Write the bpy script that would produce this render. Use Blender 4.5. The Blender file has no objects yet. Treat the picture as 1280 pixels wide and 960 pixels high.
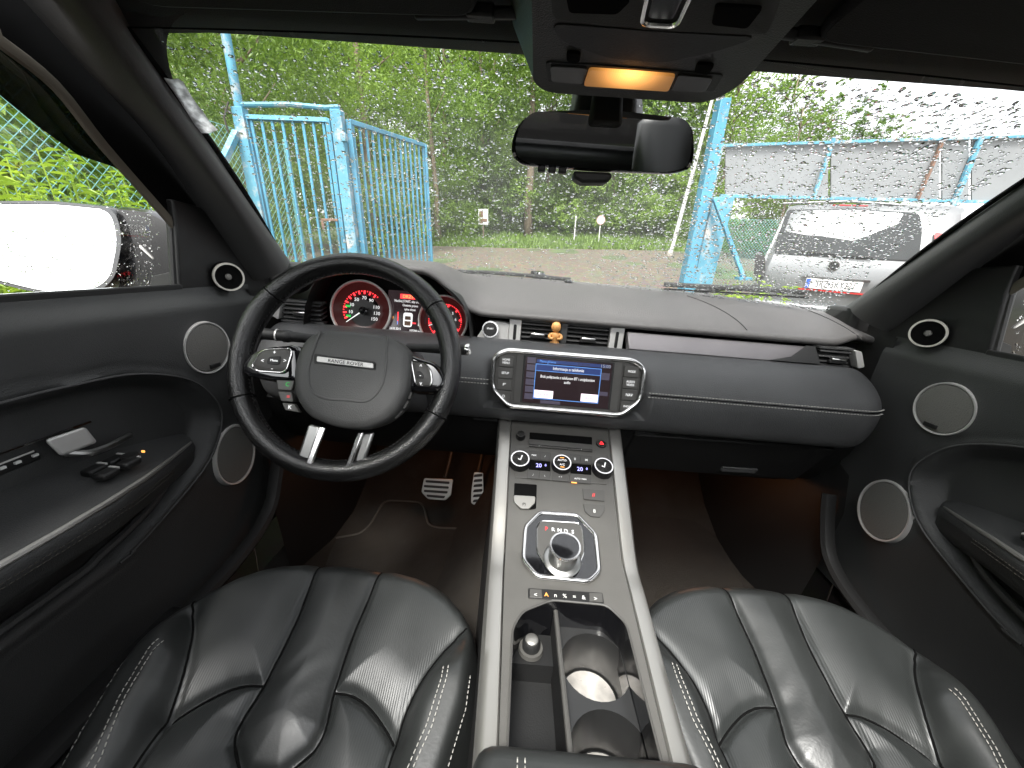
import bpy, bmesh, math, random
from mathutils import Vector as V, Matrix
from mathutils.geometry import tessellate_polygon
R = math.radians
sc = bpy.context.scene
col = sc.collection
rnd = random.Random(7)

# ---------------------------------------------------------------- camera
# world frame = the car: X right, Y forward, Z up, origin at camera height
YAW, PITCH, ROLL, FPX = R(0.7475), R(17.419), R(4.5388), 481.0
CAM = V((-0.10018, 0, 0))
_f = V((-math.sin(YAW), math.cos(YAW), 0)); _r = V((math.cos(YAW), math.sin(YAW), 0)); _u = V((0, 0, 1))
CF = _f*math.cos(PITCH) - _u*math.sin(PITCH)
_u2 = _u*math.cos(PITCH) + _f*math.sin(PITCH)
CR = _r*math.cos(ROLL) + _u2*math.sin(ROLL)
CU = _u2*math.cos(ROLL) - _r*math.sin(ROLL)
cd = bpy.data.cameras.new('camera'); cam = bpy.data.objects.new('camera', cd); col.objects.link(cam)
cam.matrix_world = Matrix(((CR.x, CU.x, -CF.x, CAM.x), (CR.y, CU.y, -CF.y, CAM.y), (CR.z, CU.z, -CF.z, CAM.z), (0, 0, 0, 1)))
cd.sensor_width = 36; cd.lens = FPX/1280*36; cd.clip_start = 0.01; cd.clip_end = 2000
sc.camera = cam

def ray(px, py): return CF + CR*((px-640)/FPX) - CU*((py-480)/FPX)
def at(px, py, ax, v):
    d = ray(px, py); i = 'XYZ'.index(ax)
    return CAM + d*((v-CAM[i])/d[i])
def onplane(px, py, p0, n):
    d = ray(px, py); return CAM + d*(((p0-CAM).dot(n))/d.dot(n))

# ---------------------------------------------------------------- world, sun, exposure
w = bpy.data.worlds.new('World'); sc.world = w; w.use_nodes = True
nt = w.node_tree; nt.nodes.clear()
sky = nt.nodes.new('ShaderNodeTexSky'); sky.sky_type = 'NISHITA'; sky.sun_disc = False
SUN_EL, SUN_ROT = R(58), R(200)
sky.sun_elevation = SUN_EL; sky.sun_rotation = SUN_ROT; sky.air_density = 1.0; sky.dust_density = 3.0; sky.ozone_density = 1.0
hs = nt.nodes.new('ShaderNodeHueSaturation'); hs.inputs['Saturation'].default_value = 0.12
bg = nt.nodes.new('ShaderNodeBackground'); bg.inputs['Strength'].default_value = 0.15
ow = nt.nodes.new('ShaderNodeOutputWorld')
nt.links.new(sky.outputs[0], hs.inputs['Color']); nt.links.new(hs.outputs[0], bg.inputs[0]); nt.links.new(bg.outputs[0], ow.inputs[0])
sl = bpy.data.lights.new('sun', 'SUN'); sl.energy = 1.5; sl.angle = R(14); sl.color = (1, .97, .92)
so = bpy.data.objects.new('sun', sl); col.objects.link(so)
_sd = V((math.sin(SUN_ROT)*math.cos(SUN_EL), math.cos(SUN_ROT)*math.cos(SUN_EL), math.sin(SUN_EL)))
so.rotation_euler = _sd.to_track_quat('Z', 'Y').to_euler()
sc.view_settings.view_transform = 'Standard'; sc.view_settings.look = 'None'; sc.view_settings.gamma = 1
sc.view_settings.exposure = 2.1
sc.view_settings.use_curve_mapping = False
sc.cycles.use_denoising = True
sc.cycles.max_bounces = 8; sc.cycles.diffuse_bounces = 4; sc.cycles.glossy_bounces = 4
sc.cycles.transmission_bounces = 6; sc.cycles.transparent_max_bounces = 12
sc.cycles.caustics_refractive = False; sc.cycles.caustics_reflective = False
sc.cycles.sample_clamp_indirect = 4

# gravity frame of the yard outside: the car stands nose-up and tilted on uneven ground
_gp, _gr = R(20.9), R(0.9)
UG = (CU*math.cos(_gp) - CF*math.sin(_gp))
EG = (CF - UG*CF.dot(UG)).normalized()
RG = EG.cross(UG).normalized()
_q = Matrix.Rotation(_gr, 3, EG)
UG = _q @ UG; RG = _q @ RG
OUT = Matrix(((RG.x, EG.x, UG.x, CAM.x), (RG.y, EG.y, UG.y, CAM.y), (RG.z, EG.z, UG.z, CAM.z), (0, 0, 0, 1)))
OUTI = OUT.inverted()
GZ = -1.33                     # yard level below the camera, in the OUT frame
def od(px, py, y):             # OUT-frame point at forward distance y seen in direction px,py
    d = (OUTI.to_3x3() @ ray(px, py)); return d*(y/d.y)

# ---------------------------------------------------------------- materials
def nd(t, kind, **kw):
    n = t.nodes.new(kind)
    for k, v in kw.items(): setattr(n, k, v)
    return n
def mat(name, c, rough=.5, metal=0, bump=None, var=None, spec=.5, coat=0, emit=None, estr=1, wear=None, aniso=0):
    m = bpy.data.materials.new(name); m.use_nodes = True; t = m.node_tree
    b = t.nodes['Principled BSDF']
    b.inputs['Base Color'].default_value = (*c, 1); b.inputs['Roughness'].default_value = rough
    b.inputs['Metallic'].default_value = metal; b.inputs['Specular IOR Level'].default_value = spec
    b.inputs['Coat Weight'].default_value = coat; b.inputs['Coat Roughness'].default_value = .08
    if aniso: b.inputs['Anisotropic'].default_value = aniso
    if emit: b.inputs['Emission Color'].default_value = (*emit, 1); b.inputs['Emission Strength'].default_value = estr
    tc = nd(t, 'ShaderNodeTexCoord')
    if var:                       # (scale, amount) soft colour and gloss variation
        n = nd(t, 'ShaderNodeTexNoise'); n.inputs['Scale'].default_value = var[0]; n.inputs['Detail'].default_value = 6
        t.links.new(tc.outputs['Object'], n.inputs['Vector'])
        mr = nd(t, 'ShaderNodeMapRange'); mr.inputs[1].default_value = .3; mr.inputs[2].default_value = .7
        mr.inputs[3].default_value = 1-var[1]; mr.inputs[4].default_value = 1+var[1]
        t.links.new(n.outputs[0], mr.inputs[0])
        mx = nd(t, 'ShaderNodeMix', data_type='RGBA', blend_type='MULTIPLY'); mx.inputs[0].default_value = 1
        mx.inputs[6].default_value = (*c, 1); t.links.new(mr.outputs[0], mx.inputs[7])
        t.links.new(mx.outputs[2], b.inputs['Base Color'])
        m2 = nd(t, 'ShaderNodeMath', operation='MULTIPLY'); m2.inputs[1].default_value = rough
        t.links.new(mr.outputs[0], m2.inputs[0]); t.links.new(m2.outputs[0], b.inputs['Roughness'])
    if bump:                      # (kind, scale, strength)
        k, s, st = bump
        if k == 'v':
            n = nd(t, 'ShaderNodeTexVoronoi'); n.inputs['Scale'].default_value = s; o = n.outputs[0]
        elif k == 'w':
            n = nd(t, 'ShaderNodeTexWave'); n.inputs['Scale'].default_value = s; o = n.outputs[1]
        else:
            n = nd(t, 'ShaderNodeTexNoise'); n.inputs['Scale'].default_value = s; n.inputs['Detail'].default_value = 5; o = n.outputs[0]
        t.links.new(tc.outputs['Object'], n.inputs['Vector'])
        bp = nd(t, 'ShaderNodeBump'); bp.inputs['Strength'].default_value = st; bp.inputs['Distance'].default_value = .002
        t.links.new(o, bp.inputs['Height']); t.links.new(bp.outputs[0], b.inputs['Normal'])
    if wear:                      # (scale, lo, hi, colour) patches of a second colour
        n = nd(t, 'ShaderNodeTexNoise'); n.inputs['Scale'].default_value = wear[0]; n.inputs['Detail'].default_value = 9; n.inputs['Roughness'].default_value = .7
        t.links.new(tc.outputs['Object'], n.inputs['Vector'])
        mr = nd(t, 'ShaderNodeMapRange'); mr.inputs[1].default_value = wear[1]; mr.inputs[2].default_value = wear[2]
        t.links.new(n.outputs[0], mr.inputs[0])
        mx = nd(t, 'ShaderNodeMix', data_type='RGBA'); t.links.new(mr.outputs[0], mx.inputs[0])
        src = b.inputs['Base Color'].links[0].from_socket if b.inputs['Base Color'].links else None
        if src: t.links.new(src, mx.inputs[6])
        else: mx.inputs[6].default_value = (*c, 1)
        mx.inputs[7].default_value = (*wear[3], 1); t.links.new(mx.outputs[2], b.inputs['Base Color'])
    return m
M = {}
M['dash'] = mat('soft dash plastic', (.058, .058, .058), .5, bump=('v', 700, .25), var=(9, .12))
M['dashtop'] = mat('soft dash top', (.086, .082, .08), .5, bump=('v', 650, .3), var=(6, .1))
M['leatherroll'] = mat('dash leather', (.062, .063, .064), .45, bump=('v', 800, .3), var=(11, .12))
M['door'] = mat('door trim leather', (.042, .043, .043), .47, bump=('v', 800, .3), var=(8, .15))
M['darkplastic'] = mat('dark hard plastic', (.008, .008, .008), .55, bump=('n', 500, .2))
M['black'] = mat('matt black', (.004, .004, .004), .9, spec=.08)
M['gloss'] = mat('piano black', (.006, .006, .007), .06, coat=1, wear=(30, .68, .74, (.03, .03, .03)))
M['console'] = mat('console plastic', (.082, .079, .073), .42, bump=('n', 900, .15), var=(15, .08))
M['button'] = mat('button rubber', (.065, .063, .059), .5, bump=('n', 900, .1))
M['alu'] = mat('brushed aluminium', (.42, .41, .385), .40, .85, var=(3, .06))
M['chrome'] = mat('satin chrome', (.78, .77, .76), .16, 1)
M['silver'] = mat('silver paint', (.68, .67, .65), .38, .35)
M['seat'] = mat('seat leather', (.020, .0215, .021), .40, bump=('n', 260, .10), var=(12, .18), spec=.75)
M['seatperf'] = mat('perforated seat leather', (.021, .023, .0225), .42, bump=('w', 95, .12), var=(10, .15), spec=.75)
M['wellplastic'] = mat('moulded well plastic', (.02, .02, .02), .28)
M['wheel'] = mat('wheel leather', (.008, .008, .008), .22, bump=('v', 500, .3), var=(20, .2), spec=.6)
M['hub'] = mat('airbag cover', (.06, .06, .059), .5, bump=('v', 900, .2), var=(14, .1))
M['thread'] = mat('pale stitching', (.42, .41, .38), .8)
M['carpet'] = mat('carpet', (.020, .016, .012), .95, bump=('n', 600, .8), var=(7, .3), wear=(40, .6, .72, (.03, .026, .022)))
M['piping'] = mat('mat piping', (.06, .052, .043), .85)
M['liner'] = mat('roof lining', (.014, .014, .014), .95, bump=('n', 900, .3))
M['pillar'] = mat('pillar trim', (.07, .07, .07), .75, bump=('n', 700, .3))
M['grille'] = mat('speaker mesh', (.19, .185, .172), .55, .3, bump=('v', 600, .5))
M['darkmetal'] = mat('grey metal', (.36, .36, .35), .32, 1)
M['lensdark'] = mat('unlit lens', (.035, .035, .035), .3)
M['rubber'] = mat('rubber', (.012, .012, .012), .6)
M['seal'] = mat('window seal', (.13, .115, .09), .7)
M['white'] = mat('white print', (.75, .75, .73), .6)
M['whiteglow'] = mat('lit white print', (.7, .7, .7), .6, emit=(1, 1, 1), estr=0.203)
M['redprint'] = mat('red print', (.5, .02, .03), .5, emit=(1, .05, .06), estr=0.290)
M['redglow'] = mat('red lit mark', (.3, .01, .01), .5, emit=(1, .03, .04), estr=0.638)
M['reddim'] = mat('dim red dial glow', (.02, .006, .006), .4, emit=(.5, .02, .02), estr=.012)
M['greenglow'] = mat('green lamp', (.02, .2, .03), .5, emit=(.02, .8, .12), estr=0.174)
M['orangeglow'] = mat('orange lamp', (.5, .2, .05), .5, emit=(1, .4, .08), estr=0.464)
M['blueglow'] = mat('blue digits', (.2, .2, .6), .5, emit=(.42, .4, 1), estr=0.580)
M['cyan'] = mat('blue screen line', (.1, .25, .6), .5, emit=(.12, .35, .9), estr=0.183)
M['navy'] = mat('blue screen band', (.02, .04, .15), .3, emit=(.03, .06, .22), estr=0.102)
M['screen'] = mat('screen glass', (.01, .008, .01), .12, coat=.6, emit=(.09, .055, .06), estr=0.070)
M['screentile'] = mat('screen tile', (.04, .035, .05), .25, emit=(.25, .22, .32), estr=0.058)
M['pinkbtn'] = mat('screen button', (.6, .5, .55), .4, emit=(.9, .74, .84), estr=0.377)
M['dial'] = mat('dial face', (.012, .011, .011), .4)
M['wood'] = mat('beech wood', (.72, .36, .12), .45, var=(60, .15))
M['cardisc'] = mat('spun metal disc', (.6, .57, .53), .38, .45, var=(60, .2), wear=(90, .6, .75, (.25, .21, .17)), aniso=.7)
M['carpaint'] = mat('black car paint', (.008, .008, .009), .12, coat=1)
M['mirror'] = mat('mirror', (.9, .92, .92), .01, 1)
M['dimmirror'] = mat('dimmed mirror', (.5, .5, .5), .02, 1)
M['blue'] = mat('light blue paint', (.065, .25, .37), .45, bump=('n', 60, .5), var=(5, .2), wear=(9, .58, .68, (.34, .36, .37)))
M['bluerust'] = mat('weathered blue paint', (.085, .275, .38), .55, bump=('n', 60, .5), var=(5, .2), wear=(6, .5, .62, (.42, .40, .38)))
M['rust'] = mat('rusty steel', (.17, .10, .07), .8, var=(30, .4))
M['wire'] = mat('green plastic wire', (.16, .36, .34), .4)
M['panelgrey'] = mat('grey sheet metal', (.21, .22, .225), .5, var=(1.5, .08))
M['vansilver'] = mat('silver car paint', (.15, .157, .16), .4, .25, coat=.6, var=(2, .05))
M['vanglass'] = mat('dark car window', (.03, .033, .034), .08, spec=.2)
M['redpaint'] = mat('red car paint', (.5, .03, .02), .25, coat=.8)
M['redlens'] = mat('red lamp lens', (.45, .015, .015), .15, coat=1)
M['plate'] = mat('plate white', (.8, .8, .78), .4)
M['plateblue'] = mat('plate blue', (.03, .1, .5), .4)
M['ink'] = mat('black ink', (.01, .01, .012), .5)
M['bark'] = mat('bark', (.16, .125, .085), .9, bump=('n', 12, 1), var=(6, .3))
M['pole'] = mat('pale pole', (.55, .55, .52), .6, var=(3, .15))
M['stone'] = mat('pale stone', (.42, .38, .33), .9, bump=('n', 10, 1), var=(5, .25))
M['sticker'] = mat('torn paper sticker', (.5, .47, .43), .85, bump=('n', 90, 1.2), var=(60, .3))
M['tyre'] = mat('tyre', (.015, .015, .015), .8)
M['yellow'] = mat('yellow lens', (.7, .45, .01), .3, emit=(1, .6, .0), estr=0.145)

def glassmat(name, tint=(1, 1, 1), gl=.06):
    m = bpy.data.materials.new(name); m.use_nodes = True; t = m.node_tree; t.nodes.clear()
    o = nd(t, 'ShaderNodeOutputMaterial'); tr = nd(t, 'ShaderNodeBsdfTransparent'); tr.inputs[0].default_value = (*tint, 1)
    g = nd(t, 'ShaderNodeBsdfGlossy'); g.inputs['Roughness'].default_value = .0
    lw = nd(t, 'ShaderNodeLayerWeight'); pw = nd(t, 'ShaderNodeMath', operation='POWER'); pw.inputs[1].default_value = 5
    t.links.new(lw.outputs['Facing'], pw.inputs[0])
    mu = nd(t, 'ShaderNodeMath', operation='MULTIPLY_ADD'); mu.inputs[1].default_value = .9*gl; mu.inputs[2].default_value = .05*gl
    t.links.new(pw.outputs[0], mu.inputs[0])
    mx = nd(t, 'ShaderNodeMixShader'); t.links.new(mu.outputs[0], mx.inputs[0])
    t.links.new(tr.outputs[0], mx.inputs[1]); t.links.new(g.outputs[0], mx.inputs[2]); t.links.new(mx.outputs[0], o.inputs[0])
    return m
def wetglass():              # windscreen: thin glass with a film of water and dust that scatters a little light
    m = glassmat('wet windscreen glass', (.97, .98, .975), 1.0); t = m.node_tree
    mx0 = [n for n in t.nodes if n.type == 'MIX_SHADER'][0]; out = [n for n in t.nodes if n.type == 'OUTPUT_MATERIAL'][0]
    tl = nd(t, 'ShaderNodeBsdfTranslucent'); tl.inputs[0].default_value = (.9, .92, .9, 1); m2 = nd(t, 'ShaderNodeMixShader')
    tc = nd(t, 'ShaderNodeTexCoord'); n = nd(t, 'ShaderNodeTexNoise'); n.inputs['Scale'].default_value = 14; n.inputs['Detail'].default_value = 8
    t.links.new(tc.outputs['Object'], n.inputs[0]); mr = nd(t, 'ShaderNodeMapRange'); mr.inputs[1].default_value = .3; mr.inputs[2].default_value = .7; mr.inputs[3].default_value = .010; mr.inputs[4].default_value = .030
    t.links.new(n.outputs[0], mr.inputs[0]); t.links.new(mr.outputs[0], m2.inputs[0])
    t.links.new(mx0.outputs[0], m2.inputs[1]); t.links.new(tl.outputs[0], m2.inputs[2]); t.links.new(m2.outputs[0], out.inputs[0]); return m
M['wetglass'] = wetglass()
M['glass'] = glassmat('window glass', (.97, .98, .975), 1.0)
M['tint'] = glassmat('smoked acrylic', (.22, .22, .22), 1.0)
def watermat():
    m = bpy.data.materials.new('rain water'); m.use_nodes = True; t = m.node_tree; t.nodes.clear()
    o = nd(t, 'ShaderNodeOutputMaterial'); g = nd(t, 'ShaderNodeBsdfGlass'); g.inputs['IOR'].default_value = 1.33; g.inputs['Roughness'].default_value = 0
    t.links.new(g.outputs[0], o.inputs[0]); return m
M['water'] = watermat()
def papermat():
    m = bpy.data.materials.new('torn paper film'); m.use_nodes = True; t = m.node_tree; t.nodes.clear()
    o = nd(t, 'ShaderNodeOutputMaterial'); d = nd(t, 'ShaderNodeBsdfDiffuse'); tr = nd(t, 'ShaderNodeBsdfTranslucent'); mx = nd(t, 'ShaderNodeMixShader'); mx.inputs[0].default_value = .85
    tc = nd(t, 'ShaderNodeTexCoord'); n = nd(t, 'ShaderNodeTexNoise'); n.inputs['Scale'].default_value = 110; n.inputs['Detail'].default_value = 6
    t.links.new(tc.outputs['Object'], n.inputs[0]); c = nd(t, 'ShaderNodeMapRange'); c.inputs[1].default_value = .35; c.inputs[2].default_value = .65; c.inputs[3].default_value = .5; c.inputs[4].default_value = .95; t.links.new(n.outputs[0], c.inputs[0])
    for q in (d, tr): t.links.new(c.outputs[0], q.inputs[0])
    t.links.new(d.outputs[0], mx.inputs[1]); t.links.new(tr.outputs[0], mx.inputs[2]); t.links.new(mx.outputs[0], o.inputs[0]); return m
M['sticker'] = papermat()
M['smoke'] = glassmat('smoked acrylic deflector', (.008, .008, .008), .5)
def leafmat(name, c1, c2, sc_=2.0, trans=.45):
    m = bpy.data.materials.new(name); m.use_nodes = True; t = m.node_tree; t.nodes.clear()
    o = nd(t, 'ShaderNodeOutputMaterial'); d = nd(t, 'ShaderNodeBsdfPrincipled'); d.inputs['Roughness'].default_value = .45
    tr = nd(t, 'ShaderNodeBsdfTranslucent'); mx = nd(t, 'ShaderNodeMixShader'); mx.inputs[0].default_value = trans
    geo = nd(t, 'ShaderNodeNewGeometry'); oi = nd(t, 'ShaderNodeObjectInfo')
    tc = nd(t, 'ShaderNodeTexCoord'); n = nd(t, 'ShaderNodeTexNoise'); n.inputs['Scale'].default_value = sc_
    t.links.new(tc.outputs['Object'], n.inputs['Vector'])
    a = nd(t, 'ShaderNodeMath', operation='ADD'); t.links.new(geo.outputs['Random Per Island'], a.inputs[0]); t.links.new(n.outputs[0], a.inputs[1])
    a2 = nd(t, 'ShaderNodeMath', operation='ADD'); t.links.new(a.outputs[0], a2.inputs[0]); t.links.new(oi.outputs['Random'], a2.inputs[1])
    mr = nd(t, 'ShaderNodeMapRange'); mr.inputs[1].default_value = .5; mr.inputs[2].default_value = 2.1; t.links.new(a2.outputs[0], mr.inputs[0])
    cm = nd(t, 'ShaderNodeMix', data_type='RGBA'); cm.inputs[6].default_value = (*c1, 1); cm.inputs[7].default_value = (*c2, 1)
    t.links.new(mr.outputs[0], cm.inputs[0])
    t.links.new(cm.outputs[2], d.inputs['Base Color']); t.links.new(cm.outputs[2], tr.inputs[0])
    t.links.new(d.outputs[0], mx.inputs[1]); t.links.new(tr.outputs[0], mx.inputs[2]); t.links.new(mx.outputs[0], o.inputs[0])
    return m
M['leaf'] = leafmat('forest leaves', (.075, .15, .02), (.25, .375, .055))
M['leafdark'] = leafmat('dark forest leaves', (.055, .12, .022), (.19, .30, .04))
M['weed'] = leafmat('weed leaves', (.16, .30, .03), (.42, .56, .05), 3, .4)
M['grass'] = leafmat('grass blades', (.07, .15, .025), (.2, .30, .06), 1.2, .3)

# ---------------------------------------------------------------- mesh helpers
def basis(z, x=None):
    z = V(z).normalized()
    x = V(x) if x is not None else (V((1, 0, 0)) if abs(z.x) < .9 else V((0, 1, 0)))
    x = (x - z*x.dot(z)).normalized(); return x, z.cross(x), z
class MB:
    def __init__(s): s.v = []; s.f = []
    def add(s, vs, fs):
        k = len(s.v); s.v += [V(p) for p in vs]; s.f += [tuple(k+i for i in f) for f in fs]; return s
    def box(s, c, size, rot=None):
        c = V(c); h = [x/2 for x in size]; pts = []
        for z in (-1, 1):
            for y in (-1, 1):
                for x in (-1, 1):
                    p = V((x*h[0], y*h[1], z*h[2]));
                    if rot is not None: p = rot @ p
                    pts.append(c+p)
        return s.add(pts, [(0, 2, 3, 1), (4, 5, 7, 6), (0, 1, 5, 4), (2, 6, 7, 3), (0, 4, 6, 2), (1, 3, 7, 5)])
    def hexa(s, a, b):      # two quads
        return s.add(list(a)+list(b), [(3, 2, 1, 0), (4, 5, 6, 7), (0, 1, 5, 4), (1, 2, 6, 5), (2, 3, 7, 6), (3, 0, 4, 7)])
    def prism(s, poly, vec):
        n = len(poly); vec = V(vec); P = [V(p) for p in poly]
        return s.add(P+[p+vec for p in P], [tuple(range(n-1, -1, -1)), tuple(range(n, 2*n))]+[(i, (i+1) % n, n+(i+1) % n, n+i) for i in range(n)])
    def tube(s, pts, r, n=8, closed=False, flat=1.0, nrm=None):
        P = [V(p) for p in pts]; m = len(P); k = len(s.v); up = None
        for i in range(m):
            if closed: t = (P[(i+1) % m]-P[i-1])
            else: t = P[min(i+1, m-1)]-P[max(i-1, 0)]
            t.normalize()
            if nrm is not None: x = V(nrm)
            elif up is None: x = V((0, 0, 1)) if abs(t.z) < .9 else V((1, 0, 0))
            else: x = up
            x = (x-t*x.dot(t)).normalized(); y = t.cross(x); up = x
            rr = r[i] if isinstance(r, (list, tuple)) else r
            for j in range(n):
                a = 2*math.pi*j/n; s.v.append(P[i]+x*(math.cos(a)*rr*flat)+y*(math.sin(a)*rr))
        for i in range(m if closed else m-1):
            a = k+i*n; b = k+((i+1) % m)*n
            for j in range(n): s.f.append((a+j, a+(j+1) % n, b+(j+1) % n, b+j))
        if not closed: s.f.append(tuple(k+j for j in range(n-1, -1, -1))); s.f.append(tuple(k+(m-1)*n+j for j in range(n)))
        return s
    def lathe(s, prof, o, ax, n=32, x=None, sx=1, sy=1, ang=(0, 2*math.pi)):
        X, Y, Z = basis(ax, x); o = V(o); k = len(s.v); full = abs(ang[1]-ang[0]-2*math.pi) < 1e-4
        m = n if full else n+1
        for r, h in prof:
            for j in range(m):
                a = ang[0]+(ang[1]-ang[0])*j/n; s.v.append(o+X*(r*sx*math.cos(a))+Y*(r*sy*math.sin(a))+Z*h)
        for i in range(len(prof)-1):
            for j in range(n):
                j2 = (j+1) % m
                s.f.append((k+i*m+j, k+i*m+j2, k+(i+1)*m+j2, k+(i+1)*m+j))
        if full:
            if prof[0][0] > 1e-6: s.f.append(tuple(k+j for j in range(m-1, -1, -1)))
            if prof[-1][0] > 1e-6: s.f.append(tuple(k+(len(prof)-1)*m+j for j in range(m)))
        return s
    def ringlathe(s, prof, o, ax, n=32, x=None, sx=1, sy=1):   # open ends, closed profile
        p = list(prof)+[prof[0]]; f0 = len(s.f); s.lathe(p, o, ax, n, x, sx, sy); s.f.pop(); s.f.pop(); return s
    def grid(s, rows, closed=False):
        k = len(s.v); n = len(rows[0])
        for r in rows: s.v += [V(p) for p in r]
        for i in range(len(rows)-1):
            for j in range(n if closed else n-1):
                j2 = (j+1) % n; s.f.append((k+i*n+j, k+i*n+j2, k+(i+1)*n+j2, k+(i+1)*n+j))
        return s
    def holed(s, outer, holes, fn, depth=None):   # flat polygon with holes; fn maps 2D -> 3D
        loops = [[V((*p, 0)) for p in l] for l in [outer]+holes]; fl = [p for l in loops for p in l]
        tr = tessellate_polygon(loops); pts = [fn(p.x, p.y) for p in fl]
        def up(t):
            a, b, c = (fl[i] for i in t); return (b-a).cross(c-a).z > 0
        return s.add(pts, [tuple(t) if up(t) else tuple(reversed(t)) for t in tr])
    def build(s, name, m, parent=None, angle=38, bevel=0, sub=0, xf=None, seg=2, solid=0, smooth=True):
        vs = [xf @ p for p in s.v] if xf is not None else s.v
        if parent is not None:
            inv = WM[parent.name].inverted(); vs = [inv @ p for p in vs]
        me = bpy.data.meshes.new(name); me.from_pydata([tuple(p) for p in vs], [], s.f); me.update()
        bm = bmesh.new(); bm.from_mesh(me); bmesh.ops.remove_doubles(bm, verts=bm.verts, dist=1e-6)
        if len(bm.faces) < 60000: bmesh.ops.recalc_face_normals(bm, faces=bm.faces)
        bm.to_mesh(me); bm.free()
        if smooth:
            me.shade_smooth()
            if angle: me.set_sharp_from_angle(angle=R(angle))
        if isinstance(m, (list, tuple)):
            for q in m: me.materials.append(q)
        else: me.materials.append(m)
        o = bpy.data.objects.new(name, me); col.objects.link(o)
        if parent is not None: o.parent = parent; WM[o.name] = WM[parent.name].copy()
        else: WM[o.name] = Matrix.Identity(4)
        if solid: md = o.modifiers.new('thick', 'SOLIDIFY'); md.thickness = solid; md.offset = -1
        if bevel:
            md = o.modifiers.new('bevel', 'BEVEL'); md.width = bevel; md.segments = seg; md.limit_method = 'ANGLE'; md.angle_limit = R(35)
        if sub: md = o.modifiers.new('sub', 'SUBSURF'); md.levels = sub; md.render_levels = sub
        return o
WM = {}
def tag(o, label=None, cat=None, group=None, kind=None):
    if label: o['label'] = label
    if cat: o['category'] = cat
    if group: o['group'] = group
    if kind: o['kind'] = kind
    return o
def thing(name, label, cat, loc=(0, 0, 0), group=None, xf=None):
    o = bpy.data.objects.new(name, None); col.objects.link(o)
    m = (xf if xf is not None else Matrix.Identity(4)) @ Matrix.Translation(V(loc))
    o.matrix_world = m; WM[o.name] = m.copy(); o.empty_display_size = .1
    return tag(o, label, cat, group)
def text(s, size, o, ex, ey, m, parent, name='lettering', ext=.0002, align='CENTER', xf=None, sx=1.0):
    c = bpy.data.curves.new(name, 'FONT'); c.body = s; c.size = size; c.align_x = align; c.align_y = 'CENTER'; c.extrude = ext; c.resolution_u = 2
    c.materials.append(m); tmp = bpy.data.objects.new('tmp', c); col.objects.link(tmp)
    me = bpy.data.meshes.new_from_object(tmp); bpy.data.objects.remove(tmp); bpy.data.curves.remove(c)
    me.name = name; t = bpy.data.objects.new(name, me); col.objects.link(t)
    ex = V(ex).normalized(); ey = V(ey); ey = (ey-ex*ey.dot(ex)).normalized(); ez = ex.cross(ey); o = V(o)
    mw = Matrix(((ex.x*sx, ey.x, ez.x, o.x), (ex.y*sx, ey.y, ez.y, o.y), (ex.z*sx, ey.z, ez.z, o.z), (0, 0, 0, 1)))
    if xf is not None: mw = xf @ mw
    t.parent = parent; t.matrix_local = WM[parent.name].inverted() @ mw; WM[t.name] = mw
    return t
def lerp(a, b, t): return a+(b-a)*t
def sst(a, b, x): t = max(0, min(1, (x-a)/(b-a))); return t*t*(3-2*t)
def interp(tab, x):
    if x <= tab[0][0]: return tab[0][1]
    for (a, b), (c, d) in zip(tab, tab[1:]):
        if x <= c: return b+(d-b)*(x-a)/(c-a)
    return tab[-1][1]
def spline(pts, n=8, closed=False):      # Catmull-Rom
    P = [V(p) for p in pts]; out = []; m = len(P)
    for i in range(m if closed else m-1):
        p0 = P[i-1] if (closed or i > 0) else P[0]*2-P[1]; p1 = P[i]; p2 = P[(i+1) % m]
        p3 = P[(i+2) % m] if (closed or i+2 < m) else P[m-1]*2-P[m-2]
        for k in range(n):
            t = k/n; out.append(.5*((2*p1)+(p2-p0)*t+(2*p0-5*p1+4*p2-p3)*t*t+(3*p1-p0-3*p2+p3)*t**3))
    if not closed: out.append(P[-1])
    return out
def rounded(poly, r, n=4):               # round the corners of a 3D polygon
    P = [V(p) for p in poly]; out = []; m = len(P)
    for i in range(m):
        a, b, c = P[i-1], P[i], P[(i+1) % m]; d1 = a-b; d2 = c-b
        rr = min(r, d1.length*.45, d2.length*.45); s = b+d1.normalized()*rr; e = b+d2.normalized()*rr
        for k in range(n+1):
            t = k/n; out.append(s*(1-t)**2+b*(2*t*(1-t))+e*t*t)
    return out
class Frame:                              # a tilted plane with its own 2D coordinates
    def __init__(s, o, ex, n):
        s.o = V(o); s.n = V(n).normalized(); s.ex = (V(ex)-s.n*V(ex).dot(s.n)).normalized(); s.ey = s.n.cross(s.ex)
    def p(s, a, b, h=0): return s.o+s.ex*a+s.ey*b+s.n*h
    def px(s, x, y, h=0):
        q = onplane(x, y, s.o+s.n*h, s.n)-s.o; return (q.dot(s.ex), q.dot(s.ey))
    def P(s, x, y, h=0): a, b = s.px(x, y, h); return s.p(a, b, h)
    def poly(s, pts, h=0): return [s.p(a, b, h) for a, b in pts]
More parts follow.
